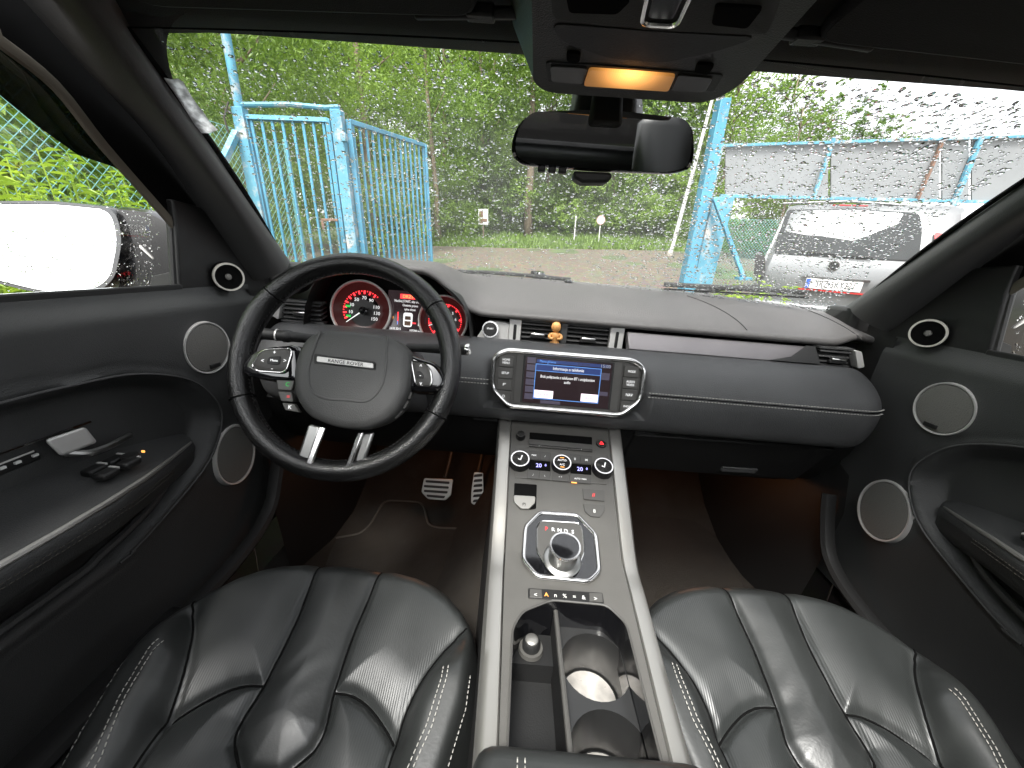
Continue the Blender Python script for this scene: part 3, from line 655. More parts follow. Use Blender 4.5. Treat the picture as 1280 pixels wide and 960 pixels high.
# ---------------------------------------------------------------- instrument cluster
cl = part('instrument_cluster')
b = MB()
arch = spline([V((-.575, 0, -.19)), V((-.56, 0, -.11)), V((-.52, 0, -.05)), V((-.44, 0, -.033)), V((-.34, 0, -.034)), V((-.27, 0, -.052)), V((-.22, 0, -.10)), V((-.205, 0, -.19))], 6)
rows = [[V((p.x, y, p.z-(0 if y > .85 else .002))) for p in arch] for y in (.815, .86, .92)]
b.grid(rows); b.build('binnacle_wall', M['darkplastic'], cl, angle=70)
b = MB(); b.prism([V((p.x, .893, p.z)) for p in arch], (0, .004, 0)); b.build('cluster_back', M['black'], cl)
b = MB(); b.prism([V((-.60, .80, -.172)), V((-.19, .80, -.178)), V((-.19, .90, -.19)), V((-.60, .90, -.19))], (0, 0, -.03)); b.build('cluster_base', M['dash'], cl, bevel=.006)
def gauge(c, r, tilt_x, a0, a1, labels, needle, majors, minor, lit):
    fr = Frame(c, (1, 0, 0), (tilt_x, -1, .22)); g = fr
    # ey of Frame = n x ex ; make sure it points up
    up = g.ey if g.ey.z > 0 else -g.ey
    def P(a, rr, h=0): return g.o+g.ex*(rr*math.cos(a))+up*(rr*math.sin(a))+g.n*h
    b = MB(); b.ringlathe([(r*.985, 0), (r*1.04, -.002), (r*1.045, .010), (r*.985, .012), (r*.965, .008)], g.o, g.n, 48); b.build('dial_bezel', M['silver'], cl)
    b = MB(); b.lathe([(r*.99, .006), (r*.72, -.012), (r*.55, -.016)], g.o, g.n, 48); b.f.pop(); b.f.pop(); b.build('dial_cone', M['reddim'], cl)
    b = MB(); b.lathe([(r*.80, -.020), (0, -.0195)], g.o, g.n, 40); b.build('dial_face', M['dial'], cl)
    N = majors*minor
    b = MB()
    for k in range(N+1):
        a = a0+(a1-a0)*k/N; big = k % minor == 0
        if not lit(k/N): continue
        r0, r1, wd = (r*.60, r*.80, .0016) if big else (r*.68, r*.80, .0009)
        d = V(P(a+math.pi/2, 1))-g.o
        b.prism([P(a, r0, -.013)-d*wd, P(a, r0, -.013)+d*wd, P(a, r1, -.013)+d*wd*1.6, P(a, r1, -.013)-d*wd*1.6], g.n*.0012)
    b.build('dial_marks', M['redglow'], cl, smooth=False)
    for t, s in labels:
        a = a0+(a1-a0)*t; text(s, r*.165, P(a, r*.46, -.012), g.ex, up, M['whiteglow'], cl)
    a = needle; d = V(P(a+math.pi/2, 1))-g.o
    b = MB(); b.prism([P(a, .004, -.006)-d*.0014, P(a, .004, -.006)+d*.0014, P(a, r*.72, -.008)+d*.0005, P(a, r*.72, -.008)-d*.0005], g.n*.001); b.build('needle', M['whiteglow'], cl)
    b = MB(); b.lathe([(r*.14, -.014), (r*.14, -.004), (r*.1, -.002), (0, -.002)], g.o, g.n, 20); b.build('needle_hub', M['gloss'], cl)
    return P
D = R
P1 = gauge(V((-.463, .868, -.128)), .064, .10, D(205), D(-25), [(.07, '10'), (.21, '30'), (.35, '50'), (.5, '70'), (.64, '90'), (.80, '110'), (.92, '130'), (1.04, '150')], D(218), 14, 2, lambda t: t < .68)
for dx, dz in ((-.030, .008), (-.030, -.014)):
    b = MB(); b.box(V((-.463+dx, .868-.004, -.128+dz)), (.010, .001, .005)); b.build('tell_tale', M['greenglow'], cl)
P2 = gauge(V((-.277, .868, -.136)), .054, -.05, D(228), D(-30), [(.0, '0'), (.14, '1'), (.29, '2'), (.43, '3'), (.57, '4'), (.70, '5'), (.84, '6'), (.97, '7')], D(200), 7, 5, lambda t: True)
# cluster display
ds = Frame((-.368, .876, -.128), (1, 0, 0), (0, -1, .22)); up = ds.ey if ds.ey.z > 0 else -ds.ey
def D2(a, b_, h=0): return ds.o+ds.ex*a+up*b_+ds.n*h
def dplate(x0, x1, y0, y1, m, h=.001, name='display_mark'):
    b = MB(); b.prism([D2(x0, y0, h), D2(x1, y0, h), D2(x1, y1, h), D2(x0, y1, h)], ds.n*.0004); return b.build(name, m, cl)
dplate(-.040, .048, -.052, .05, M['screen'], 0, 'cluster_display')
dplate(-.012, .034, .033, .043, M['redglow'], .001)
text('DRZWI', .010, D2(.010, .0375, .002), ds.ex, up, M['orangeglow'], cl)
for k, s in enumerate(('Naciśnij START, aby uruchomić', 'Otwarte prawe', 'tylne drzwi')): text(s, .0078, D2(.012, .027-.009*k, .002), ds.ex, up, M['whiteglow'], cl, sx=.72)
b = MB(); b.prism(rounded([D2(-.002, -.030, .001), D2(.018, -.030, .001), D2(.019, .002, .001), D2(-.003, .002, .001)], .006, 4), ds.n*.0006); b.build('car_icon', M['whiteglow'], cl)
b = MB(); b.prism([D2(.001, -.014, .0018), D2(.015, -.014, .0018), D2(.014, -.006, .0018), D2(.002, -.006, .0018)], ds.n*.0004); b.prism([D2(.001, -.027, .0018), D2(.015, -.027, .0018), D2(.015, -.017, .0018), D2(.001, -.017, .0018)], ds.n*.0004); b.build('car_icon_window', M['rust'], cl)
dplate(.019, .027, -.022, -.0195, M['redglow'])
dplate(-.016, -.014, -.026, .002, M['redglow']); dplate(-.016, -.014, -.026, -.018, M['cyan'], .0016); dplate(.032, .034, -.026, .002, M['whiteglow']); text('!', .009, D2(-.026, -.012, .001), ds.ex, up, M['orangeglow'], cl)
text('26.05.2015', .0075, D2(-.020, -.036, .001), ds.ex, up, M['whiteglow'], cl, sx=.8); text('107700 km', .0075, D2(.026, -.038, .001), ds.ex, up, M['whiteglow'], cl, sx=.8)
dplate(-.036, .044, -.0425, -.0415, M['redglow']); text('0', .011, D2(.026, -.048, .001), ds.ex, up, M['whiteglow'], cl); text('km/h', .006, D2(.037, -.050, .001), ds.ex, up, M['whiteglow'], cl); text('P', .009, D2(-.012, -.048, .001), ds.ex, up, M['whiteglow'], cl)

# ---------------------------------------------------------------- infotainment unit
iu = part('infotainment_unit')
I = Frame((0, .741, -.2205), (1, 0, 0), (0, -.985, .19)); 
def IP(a, b_, h=0): return I.o+I.ex*a+(I.ey if I.ey.z > 0 else -I.ey)*b_+I.n*h
IUP = I.ey if I.ey.z > 0 else -I.ey
oc8 = [(-.128, .0575), (.128, .0575), (.152, .042), (.152, -.024), (.116, -.0585), (-.116, -.0585), (-.152, -.024), (-.152, .042)]
b = MB(); b.prism(rounded([IP(a, c, -.004) for a, c in oc8], .012, 4), I.n*-.05); b.build('unit_housing', M['dash'], iu)
ringp = rounded([IP(a*.985, c*.965, .0005) for a, c in oc8], .014, 5)
b = MB(); b.tube(ringp, .0052, 10, closed=True, nrm=I.n); b.build('chrome_frame', M['chrome'], iu)
inner = rounded([IP(a*.955, c*.90, -.003) for a, c in oc8], .012, 4)
b = MB()
sw, sh = .0865, .0475
sf = rounded([IP(a, c, -.0025) for a, c in ((-sw-.006, -sh), (sw+.006, -sh), (sw+.006, sh), (-sw-.006, sh))], .004, 2)
b.prism([p for p in inner], I.n*.0015); b.build('front_plate', M['console'], iu)
b = MB(); b.prism([IP(a, c, -.0012) for a, c in ((-.102, -.047), (.102, -.047), (.102, .048), (-.102, .048))], I.n*.001); b.build('screen_recess', M['darkplastic'], iu)
for s in (-1, 1): b = MB(); b.prism([IP(s*.090, -.047, -.001), IP(s*.104, -.050, .003), IP(s*.104, .050, .003), IP(s*.090, .048, -.001)], I.n*.0006); b.build('recess_side', M['console'], iu)
b = MB(); b.prism([IP(a, c, 0) for a, c in ((-sw, -.046), (sw, -.046), (sw, .0455), (-sw, .0455))], I.n*.0006); b.build('display', M['screen'], iu)
H = .0009
def ip(x0, x1, y0, y1, m, h=H, name='screen_panel'):
    b = MB(); b.prism([IP(x0, y0, h), IP(x1, y0, h), IP(x1, y1, h), IP(x0, y1, h)], I.n*.0002); return b.build(name, m, iu)
for k in range(6): ip(-.083, -.066, .0395-.0145*k-.006, .0395-.0145*k+.006, M['screentile'])
ip(.066, .083, -.020, -.012, M['screentile']); ip(.066, .083, .012, .026, M['screentile']) ; ip(-.050, -.010, -.0455, -.039, M['screentile'])
ip(-.065, .065, -.036, .033, M['screen'], H+.0003)
for (x0, x1, y0, y1) in ((-.065, .065, .0325, .0337), (-.065, .065, .0195, .0205), (-.065, .065, -.0367, -.0355), (-.0656, -.0644, -.0367, .0337), (.0644, .0656, -.0367, .0337)): ip(x0, x1, y0, y1, M['cyan'], H+.0007)
ip(-.064, .064, .0207, .0323, M['navy'], H+.0006); ip(-.064, .083, .036, .0425, M['navy'], H)
text('Informacja o telefonie', .0088, IP(0, .0265, H+.0012), I.ex, IUP, M['whiteglow'], iu, sx=.8)
text('Brak połączenia z telefonem BT i urządzeniem', .0082, IP(0, .009, H+.0008), I.ex, IUP, M['whiteglow'], iu, sx=.70); text('audio', .0082, IP(0, .0005, H+.0008), I.ex, IUP, M['whiteglow'], iu, sx=.72)
ip(-.064, -.026, -.0345, -.019, M['pinkbtn'], H+.0008); ip(.030, .064, -.0345, -.019, M['pinkbtn'], H+.0008)
text('Poł. jedn.', .0085, IP(-.045, -.027, H+.0013), I.ex, IUP, M['screentile'], iu, sx=.8); text('Anuluj', .0085, IP(.047, -.027, H+.0013), I.ex, IUP, M['screentile'], iu, sx=.8)
text('Menu główne', .0075, IP(-.042, .039, H+.0006), I.ex, IUP, M['cyan'], iu, sx=.8); text('EUROPE', .0065, IP(.030, .0385, H+.0006), I.ex, IUP, M['screentile'], iu); text('15:00', .0095, IP(.073, .039, H+.0006), I.ex, IUP, M['silver'], iu)
labs = {-1: ['HOME\nMENU', 'SETUP', 'P\u2033', 'O'], 1: ['MODE', 'AUDIO\nVIDEO', 'NAV', 'PHONE']}
for s in (-1, 1):
    for k in range(4):
        yt = .044-.0235*k; yb = yt-.0215; xo = .1395; xo2 = .1395 if k < 3 else .132; xi = .110
        b = MB(); b.prism(rounded([IP(s*xi, yb, -.001), IP(s*(xo2-.006*(k == 3)), yb, -.001), IP(s*xo, yt-(.004 if k == 3 else 0), -.001), IP(s*xo, yt, -.001), IP(s*xi, yt, -.001)], .002, 2), I.n*.0045); b.build('button', M['console'], iu, bevel=.0008)
        text(labs[s][k], .0062 if len(labs[s][k]) > 3 else .008, IP(s*.125, (yt+yb)/2, .0038), I.ex, IUP, M['whiteglow'], iu, sx=.85)
# wooden doll clipped on the vent
wd = thing('wooden_doll', 'small beech wood figure clipped to the left centre air vent', 'wooden figure', (-.024, .852, -.177))
o_ = V((-.024, .852, -.177))
b = MB()
b.lathe([(0, .0385), (.006, .0395), (.0095, .0440), (.011, .0495), (.0095, .0555), (.006, .0595), (0, .0610)], o_, (0, 0, 1), 24)
b.lathe([(.004, .036), (.0045, .0395)], o_, (0, 0, 1), 16)
b.lathe([(0, .038), (.006, .0375), (.0085, .033), (.0085, .027), (.0065, .020), (.0072, .014), (.0080, .008), (0, .006)], o_, (0, 0, 1), 24)
for s in (-1, 1):
    b.tube(spline([o_+V((s*.006, -.001, .035)), o_+V((s*.0125, -.002, .031)), o_+V((s*.0125, -.006, .026)), o_+V((s*.004, -.0095, .0245))], 4), [.0032]*5+[.0034]*4+[.003]*4, 8)
    b.tube([o_+V((s*.004, 0, .016)), o_+V((s*.0065, -.001, .007)), o_+V((s*.0085, -.002, .002))], [.006, .0052, .0048], 10)
    b.lathe([(0, .0045), (.005, .003), (.006, 0), (0, -.001)], o_+V((s*.0088, -.004, -.001)), (0, 0, 1), 12, sx=.9, sy=1.3)
b.build('carved_figure', M['wood'], wd, angle=60)
b = MB(); b.box(o_+V((0, .012, .03)), (.006, .02, .004)); b.build('clip', M['chrome'], wd)
# ================================================================ steering column, wheel, stalks, pedals
sw_ = thing('steering_wheel', 'worn black leather steering wheel with silver lower spokes and grey hub', 'steering wheel', (-.377, .59, -.174))
ta = R(25); W = Frame((-.377, .59, -.174), (1, 0, 0), (0, -math.cos(ta), math.sin(ta)))
WUP = W.ey
def WP(a, b_, h=0): return W.p(a, b_, h)
def wpx(pts, h): return [W.P(x, y, h) for x, y in pts]
Rr = .1695
pts = [WP(Rr*math.cos(2*math.pi*i/72), Rr*math.sin(2*math.pi*i/72)) for i in range(72)]
b = MB()
k0 = len(b.v)
for i in range(72):
    a = 2*math.pi*i/72; d = (math.cos(a), math.sin(a))
    thick = .0180+.0012*math.exp(-((math.sin(a)-.5)/.25)**2)
    for j in range(14):
        q = 2*math.pi*j/14; rr = Rr+thick*.92*math.cos(q)
        b.v.append(WP(rr*d[0], rr*d[1], thick*1.05*math.sin(q)))
for i in range(72):
    for j in range(14): b.f.append((i*14+j, i*14+(j+1) % 14, ((i+1) % 72)*14+(j+1) % 14, ((i+1) % 72)*14+j))
b.build('rim', M['wheel'], sw_, angle=0)
for a in (R(38), R(142), R(-24), R(204)):          # leather joints round the rim
    d = V((math.cos(a), math.sin(a), 0)); b = MB()
    b.tube([WP((Rr+.0170*math.cos(q))*d.x, (Rr+.0170*math.cos(q))*d.y, .0193*math.sin(q)) for q in [2*math.pi*i/24 for i in range(24)]], .0012, 6, closed=True); b.build('rim_seam', M['black'], sw_)
b = MB()
for i in range(150):                               # sewing on the inner side
    a = 2*math.pi*i/150; a2 = a+.022; r_ = Rr-.0168
    b.tube([WP(r_*math.cos(a), r_*math.sin(a), .0045), WP((r_)*math.cos(a2), r_*math.sin(a2), .0015)], .0007, 4)
tag(b.build('rim_stitching', M['rubber'], sw_, angle=0), kind='stuff')
# airbag cover: loft from the outline up to a softly domed face
ho = [(371, 433), (383, 417), (405, 411), (436, 411), (468, 415), (494, 422), (511, 435), (512, 460), (509, 487), (497, 512), (480, 528), (455, 537), (432, 537), (411, 533), (384, 522), (370, 505), (364, 488), (363, 460)]
def loftcap(outline, hs, ins, nm, m, par, frame, ang=60, rr=.01, cap=True):
    base = rounded([V((*frame.px(x, y, hs[-1]), 0)) for x, y in outline], rr, 3); c = sum(base, V())/len(base); b = MB(); rows = []
    for h, i_ in zip(hs, ins): rows.append([frame.p(*(c+(p-c)*i_)[:2], h) for p in base])
    b.grid(rows, closed=True)
    if cap: b.f.append(tuple(range(len(b.v)-len(base), len(b.v))))
    return b.build(nm, m, par, angle=ang)
loftcap(ho, [-.03, .0, .022, .033, .039, .0415, .042], [.92, .99, 1.0, .985, .94, .82, .5], 'airbag_cover', M['hub'], sw_, W)
sh = [(400, 414), (391, 440), (385, 466), (389, 488), (407, 498), (432, 500), (459, 501), (476, 484), (482, 460), (483, 436), (484, 420)]
h_ = .0422
b = MB(); sp = spline(wpx(sh, h_), 5); b.tube(sp, .0018, 8, flat=.6, nrm=W.n); b.build('embossed_line', M['hub'], sw_)
# emblem bar with the maker's lettering
bar = [(397, 445.5), (467, 454.5), (467.5, 461), (396.5, 452.5)]
b = MB(); b.prism(rounded(wpx(bar, .0415), .0015, 2), W.n*.0025); eb = b.build('emblem_bar', M['silver'], sw_, bevel=.0008)
pc = (W.P(397, 449, .0442)+W.P(467, 457.7, .0442))/2; ed = (W.P(467, 457.7, .0442)-W.P(397, 449, .0442))
text('RANGE ROVER', .0072, pc, ed, WUP, M['rubber'], eb, sx=1.12)
b = MB(); b.prism(rounded(wpx([(393, 442), (471, 452), (471, 464), (392.5, 455)], .0408), .003, 2), W.n*.0012); b.build('emblem_recess', M['rubber'], sw_, bevel=.0008)
text('AIRBAG', .007, W.P(431, 521, .0385), W.ex, WUP, M['darkplastic'], sw_)
# side spokes
lsp = [(302, 455), (312, 441), (330, 433), (372, 429), (374, 478), (340, 476), (308, 470), (300, 464)]
rsp = [(505, 438), (522, 446), (545, 452), (556, 468), (556, 485), (545, 491), (516, 490), (504, 486)]
loftcap(lsp, [-.012, .004, .016, .020, .021], [1.02, 1.0, .96, .88, .7], 'side_spoke', M['gloss'], sw_, W)
loftcap(rsp, [-.012, .004, .016, .020, .021], [1.02, 1.0, .96, .88, .7], 'side_spoke', M['gloss'], sw_, W)
def pad(outline, name, frame, h, par, m=M['button'], ring=True):
    op = rounded([frame.P(x, y, h) for x, y in outline], .005, 4); c = sum(op, V())/len(op)
    b = MB(); b.grid([[p-frame.n*.004 for p in op], op, [c+(p-c)*.9+frame.n*.002 for p in op]], closed=True); b.add([c+(p-c)*.9+frame.n*.002 for p in op], [tuple(range(len(op)))])
    o = b.build(name, m, par, angle=60)
    if ring: b = MB(); b.tube([p+frame.n*.0005 for p in op], .0013, 8, closed=True, nrm=frame.n); b.build('chrome_ring', M['chrome'], o)
    return o, c+frame.n*.0022
lp, lc = pad([(315, 458), (326, 440), (334, 437), (362, 436), (365, 441), (358, 463), (352, 466), (322, 464)], 'button_pad', W, .024, sw_)
rp, rc = pad([(514, 451), (531, 454), (538, 462), (540, 476), (538, 483), (522, 482), (519, 478)], 'button_pad', W, .024, sw_)
ib = rounded([W.P(x, y, .0265) for x, y in ((334, 451), (337, 446), (351, 445), (350, 455), (346, 456), (334, 455))], .002, 2); b = MB(); b.prism(ib, W.n*.0012); b.build('menu_button', M['darkplastic'], lp, bevel=.0005)
ib = rounded([W.P(x, y, .0265) for x, y in ((521, 464), (526, 464), (530, 469), (530, 473), (521, 473))], .002, 2); b = MB(); b.prism(ib, W.n*.0012); b.build('menu_button', M['darkplastic'], rp, bevel=.0005)
for s, x, y, p_ in (('<', 328, 451, lp), ('>', 356, 451, lp), ('+', 343, 440.5, lp), ('-', 340, 460.5, lp), ('Menu', 342.5, 450.5, lp), ('^', 526, 458, rp), ('v', 526, 479, rp), ('-', 525.5, 469, rp)):
    text(s, .009 if s != 'Menu' else .0052, W.P(x, y, .0282), W.ex, WUP, M['whiteglow'], p_)
# phone and cruise switches under the spokes
for outl, lab, m_ in ((((349, 474), (372, 474), (368, 489), (351, 488)), 'C', 'greenglow'), (((351, 490), (368, 491), (370, 503), (355, 502)), '=', 'redprint'), (((356, 504), (371, 505), (378, 516), (360, 513)), 'K', 'whiteglow'),
        (((506, 489), (517, 491), (514, 500), (503, 497)), '=', 'whiteglow'), (((502, 499), (513, 502), (508, 512), (496, 508)), '-', 'whiteglow'), (((495, 510), (506, 514), (497, 524), (485, 520)), 'o', 'whiteglow')):
    q = rounded([W.P(x, y, .010) for x, y in outl], .002, 2); b = MB(); b.prism(q, W.n*.008); o = b.build('switch', M['console'], sw_, bevel=.001)
    c = sum(q, V())/len(q)+W.n*.0086; text(lab, .009, c+W.ex*(.004 if outl[0][0] < 400 and lab != 'K' else 0), W.ex, WUP, M[m_], o)
# lower spokes
for outer, inn in (([(388, 530), (404, 533), (390, 578), (374, 572)], [(401, 533), (409, 534), (391, 585), (383, 583)]), ([(455, 540), (470, 540), (458, 577), (443, 582)], [(449, 540), (456, 540), (440, 584), (432, 586)])):
    b = MB(); b.prism(wpx(outer, .002), W.n*.008); b.build('lower_spoke', M['darkmetal'], sw_, bevel=.004, seg=3)
    b = MB(); b.prism(wpx(inn, .010), W.n*.006); b.build('spoke_trim', M['chrome'], sw_, bevel=.002)
b = MB(); b.prism(wpx([(384, 581), (398, 584), (424, 584), (438, 581), (436, 590), (386, 589)], .006), W.n*.010); b.build('spoke_trim', M['chrome'], sw_, bevel=.003)
# shroud and stalks
co = thing('steering_column', 'dark steering column shroud behind the wheel hub', 'steering column', (-.377, .72, -.22))
b = MB(); c0, c1 = WP(0, -.005, -.03), WP(0, .0, -.18); rows = []
for t in (0, .3, .6, 1):
    c = c0.lerp(c1, t); wdt, hgt = lerp(.075, .10, t), lerp(.05, .062, t); rows.append([c+W.ex*x+WUP*y for x, y in [(q.x, q.y) for q in rounded([V((-wdt, -hgt, 0)), V((wdt, -hgt, 0)), V((wdt*.92, hgt, 0)), V((-wdt*.92, hgt, 0))], .025, 4)]])
b.grid(rows, closed=True); b.f.append(tuple(range(len(rows[0])-1, -1, -1))); b.build('shroud', M['dash'], co, angle=50)
def stalk(name, lab, tip, root, endm):
    t = thing(name, lab, 'stalk', root, 'stalks behind the steering wheel')
    tip, root = V(tip), V(root); d = (tip-root).normalized(); L = (tip-root).length
    b = MB(); b.lathe([(.008, 0), (.0085, L*.3), (.0095, L*.55), (.0095, L*.62)], root, d, 20); b.build('arm', M['darkplastic'], t)
    b = MB(); b.lathe([(.0098, L*.62), (.0115, L*.66), (.0115, L*.72), (.010, L*.74), (.0105, L*.97), (.009, L), (0, L*1.005)], root, d, 20); b.build('twist_grip', M['darkplastic'], t)
    b = MB(); b.lathe([(.0106, L*.972), (.0112, L*.985), (.0112, L*1.01), (.0085, L*1.03), (0, L*1.035)], root, d, 20); b.build('end_cap', endm, t)
    b = MB(); b.ringlathe([(.0099, L*.80), (.0112, L*.80), (.0112, L*.82), (.0099, L*.82)], root, d, 20); b.build('ring', M['silver'], t)
    return t
stalk('light_stalk', 'black light switch stalk sticking out left of the steering column', at(328, 417, 'Y', .68), V((-.44, .70, -.165)), M['darkplastic'])
stalk('wiper_stalk', 'black wiper stalk with bright silver end right of the steering wheel', at(585, 437, 'Y', .69), V((-.315, .72, -.17)), M['chrome'])
for nm, lb, tl in (('brake_pedal', 'wide metal brake pedal with four rubber strips in the driver footwell', 'brake'), ('accelerator_pedal', 'narrow metal accelerator pedal with dark rubber strips beside the tunnel', 'acc')):
    t = thing(nm, lb, 'pedal', (-.33 if tl == 'brake' else -.2, 1.1, -.73))
    n_ = V((0, -1, .55)).normalized()
    F_ = Frame((-.333 if tl == 'brake' else -.2, 1.1, -.73), (1, 0, 0), n_)
    ol = [(530, 597.5), (566.5, 599), (564, 619), (557, 625.5), (535, 624), (526.5, 615)] if tl == 'brake' else [(592.5, 590), (604, 590.5), (604.5, 615), (602, 630), (596, 632.5), (588.5, 629), (589, 612)]
    b = MB(); b.prism(rounded([F_.P(*p) for p in ol], .006, 3), F_.n*-.008); b.build('pad', M['alu'], t, bevel=.0015)
    strips = [[(532, 600), (562, 602), (562, 605), (532, 603)], [(530, 606), (561, 608), (561, 611), (530, 609)], [(530, 612), (560, 614), (559, 617), (530, 615)], [(533, 618), (557, 620), (555, 623), (534, 621)]] if tl == 'brake' else [[(593+.2*-k, 593+6.3*k), (603, 592+6.3*k), (603, 595.5+6.3*k), (592-.3*k, 596.5+6.3*k)] for k in range(6)]
    for q in strips: b = MB(); b.prism(rounded([F_.P(*p) for p in q], .003, 2), F_.n*.003); b.build('rubber_strip', M['rubber'], t, bevel=.001)
    a = F_.P(556, 598) if tl == 'brake' else F_.P(598, 592)
    b = MB(); b.tube(spline([a+V((0, .006, 0)), a+V((.008, .06, .06)), a+V((.02, .14, .20))], 5), .007, 8); b.build('arm', M['darkplastic'], t)
# floor mats
for s, lb, ol in ((-1, 'dark carpet mat with pale edging in the driver footwell', [(400, 698), (415, 676), (450, 670), (462, 660), (478, 632), (486, 628), (524, 630), (530, 636), (535, 658), (545, 662), (592, 664), (598, 670), (590, 710), (578, 748), (560, 800), (400, 800)]),
                  (1, 'dark carpet mat with pale edging in the passenger footwell', [(775, 618), (868, 624), (880, 634), (898, 672), (916, 700), (935, 722), (990, 800), (800, 800), (780, 720)])):
    t = thing('floor_mat', lb, 'floor mat', (s*.38, .9, -.85))
    p0, nn = V((0, .95, -.846)), V((0, -.10, 1)).normalized()
    q = rounded([onplane(x, y, p0, nn) for x, y in ol], .02, 3)
    b = MB(); b.prism(q, (0, 0, .008)); b.build('mat_pile', M['carpet'], t)
    b = MB(); b.tube([p+V((0, 0, .007)) for p in q], .0042, 6, closed=True); b.build('edge_binding', M['piping'], t)
# ================================================================ centre console
cc = thing('centre_console', 'grey centre console with bright metal rails, climate controls and cup holders', 'centre console', (0, .5, -.5))
# path of the top surface: slope then flat
S0 = V((0, .775, -.326)); S1 = V((0, .524, -.4535)); S2 = V((0, .20, -.479))
sd = (S1-S0).normalized(); sn = V((0, -sd.z, sd.y)); sn = sn if sn.z > 0 else -sn
S = Frame(S0, (1, 0, 0), sn); fd = (S2-S1).normalized(); fn = V((0, -fd.z, fd.y)); fn = fn if fn.z > 0 else -fn
Fl = Frame(S1, (1, 0, 0), fn)
def SP(x, y, h=0): return S.P(x, y, h)
def FP(x, y, h=0): return Fl.P(x, y, h)
wpath = [(.80, -.316, .106, .134), (.76, -.3345, .104, .133), (.62, -.405, .099, .127), (.524, -.4535, .096, .123), (.46, -.461, .0945, .121), (.35, -.4685, .0905, .116), (.25, -.4755, .087, .112), (.15, -.483, .084, .108)]
# plate with the tray opening
rec = [FP(x, y) for x, y in ((642, 793), (654, 771), (688, 758), (752, 763), (781, 790), (836, 945))]
rec2 = [(p.x, p.y) for p in rec]; rec2 = [(-.079, .392)] + [(-.066, .418), (-.024, .440), (.056, .440), (.078, .414), (.080, .18), (-.079, .18)]
zf = lambda y: S1.z+(y-S1.y)*(S2.z-S1.z)/(S2.y-S1.y)
r2 = [(p.x, p.y) for p in rounded([V((*q, 0)) for q in rec2], .01, 3)]
b = MB()
outer = [(-.096, .524), (-.0945, .46), (-.0905, .35), (-.084, .15), (.084, .15), (.0905, .35), (.0945, .46), (.096, .524)]
b.holed(outer, [r2], lambda x, y: V((x, y, zf(y))))
b.add([V((-.106, .80, -.316)), V((.106, .80, -.316)), V((.104, .76, -.3345)), V((-.104, .76, -.3345))], [(3, 2, 1, 0)])
b.grid([[V((x*w_, y, z)) for x in (-1, -.5, 0, .5, 1)] for y, z, w_, _ in wpath[1:4]])
b.build('console_top', M['console'], cc, angle=50)
# tray walls, floors, wells
b = MB()
b.grid([[V((x, y, zf(y)+.001)) for x, y in r2], [V((x*.98, y-.001, zf(y)-.02)) for x, y in r2], [V((x*.95, y-.004, -.535)) for x, y in r2]], closed=True)
b.build('tray_wall', M['gloss'], cc, angle=60)
b = MB(); b.tube([V((x, y, zf(y)+.0008)) for x, y in r2], .0016, 6, closed=True); b.build('tray_edge', M['button'], cc)
wells = [(.036, .385, .046), (.037, .285, .046)]
fl = [(-.012, .439), (.074, .439), (.078, .18), (-.010, .18)]
b = MB(); b.holed(fl, [[(cx+r*math.cos(2*math.pi*i/32), cy+r*math.sin(2*math.pi*i/32)) for i in range(32)] for cx, cy, r in wells], lambda x, y: V((x, y, -.505)))
b.build('cup_tray', M['wellplastic'], cc)
for cx, cy, r in wells:
    b = MB(); b.lathe([(r, 0), (r*.93, -.02), (r*.88, -.066), (r*.6, -.068), (0, -.068)], V((cx, cy, -.505)), (0, 0, 1), 32); b.f.pop(); o = b.build('cup_holder', M['wellplastic'], cc, angle=45)
    b = MB(); b.lathe([(.038, 0), (.038, .0012), (0, .0014)], V((cx, cy, -.570)), (0, 0, 1), 36); b.build('metal_disc', M['cardisc'], o)
b = MB(); b.add([V((-.08, .43, -.515)), V((-.015, .43, -.515)), V((-.013, .385, -.515)), V((-.08, .385, -.515)), V((-.08, .383, -.545)), V((-.013, .383, -.545)), V((-.012, .18, -.548)), V((-.082, .18, -.548))], [(0, 1, 2, 3), (3, 2, 5, 4), (4, 5, 6, 7)]); b.build('bin_floor', M['darkplastic'], cc, angle=20)
b = MB(); b.hexa([V((-.021, .437, -.545)), V((-.012, .437, -.545)), V((-.006, .18, -.548)), V((-.015, .18, -.548))], [V((-.020, .437, -.478)), V((-.013, .437, -.478)), V((-.007, .18, -.486)), V((-.014, .18, -.486))]); b.build('divider', M['darkplastic'], cc, bevel=.003)
b = MB(); b.tube([V((-.0165, .438, -.477)), V((-.0105, .18, -.4845))], .0034, 8); b.build('divider_edge', M['button'], cc)
b = MB(); c = V((-.050, .405, -.514)); b.ringlathe([(.012, 0), (.012, .006), (.0165, .006), (.0175, 0)], c, (0, 0, 1), 28); so2 = b.build('power_socket', M['console'], cc)
b = MB(); b.lathe([(.0125, 0), (.0125, .014), (.010, .018), (0, .018)], c, (0, 0, 1), 28); b.build('socket_plug', M['rubber'], so2)
b = MB(); b.lathe([(.009, .017), (.009, .020), (.007, .0215), (0, .022)], c, (0, 0, 1), 24); b.build('plug_cap', M['alu'], so2)
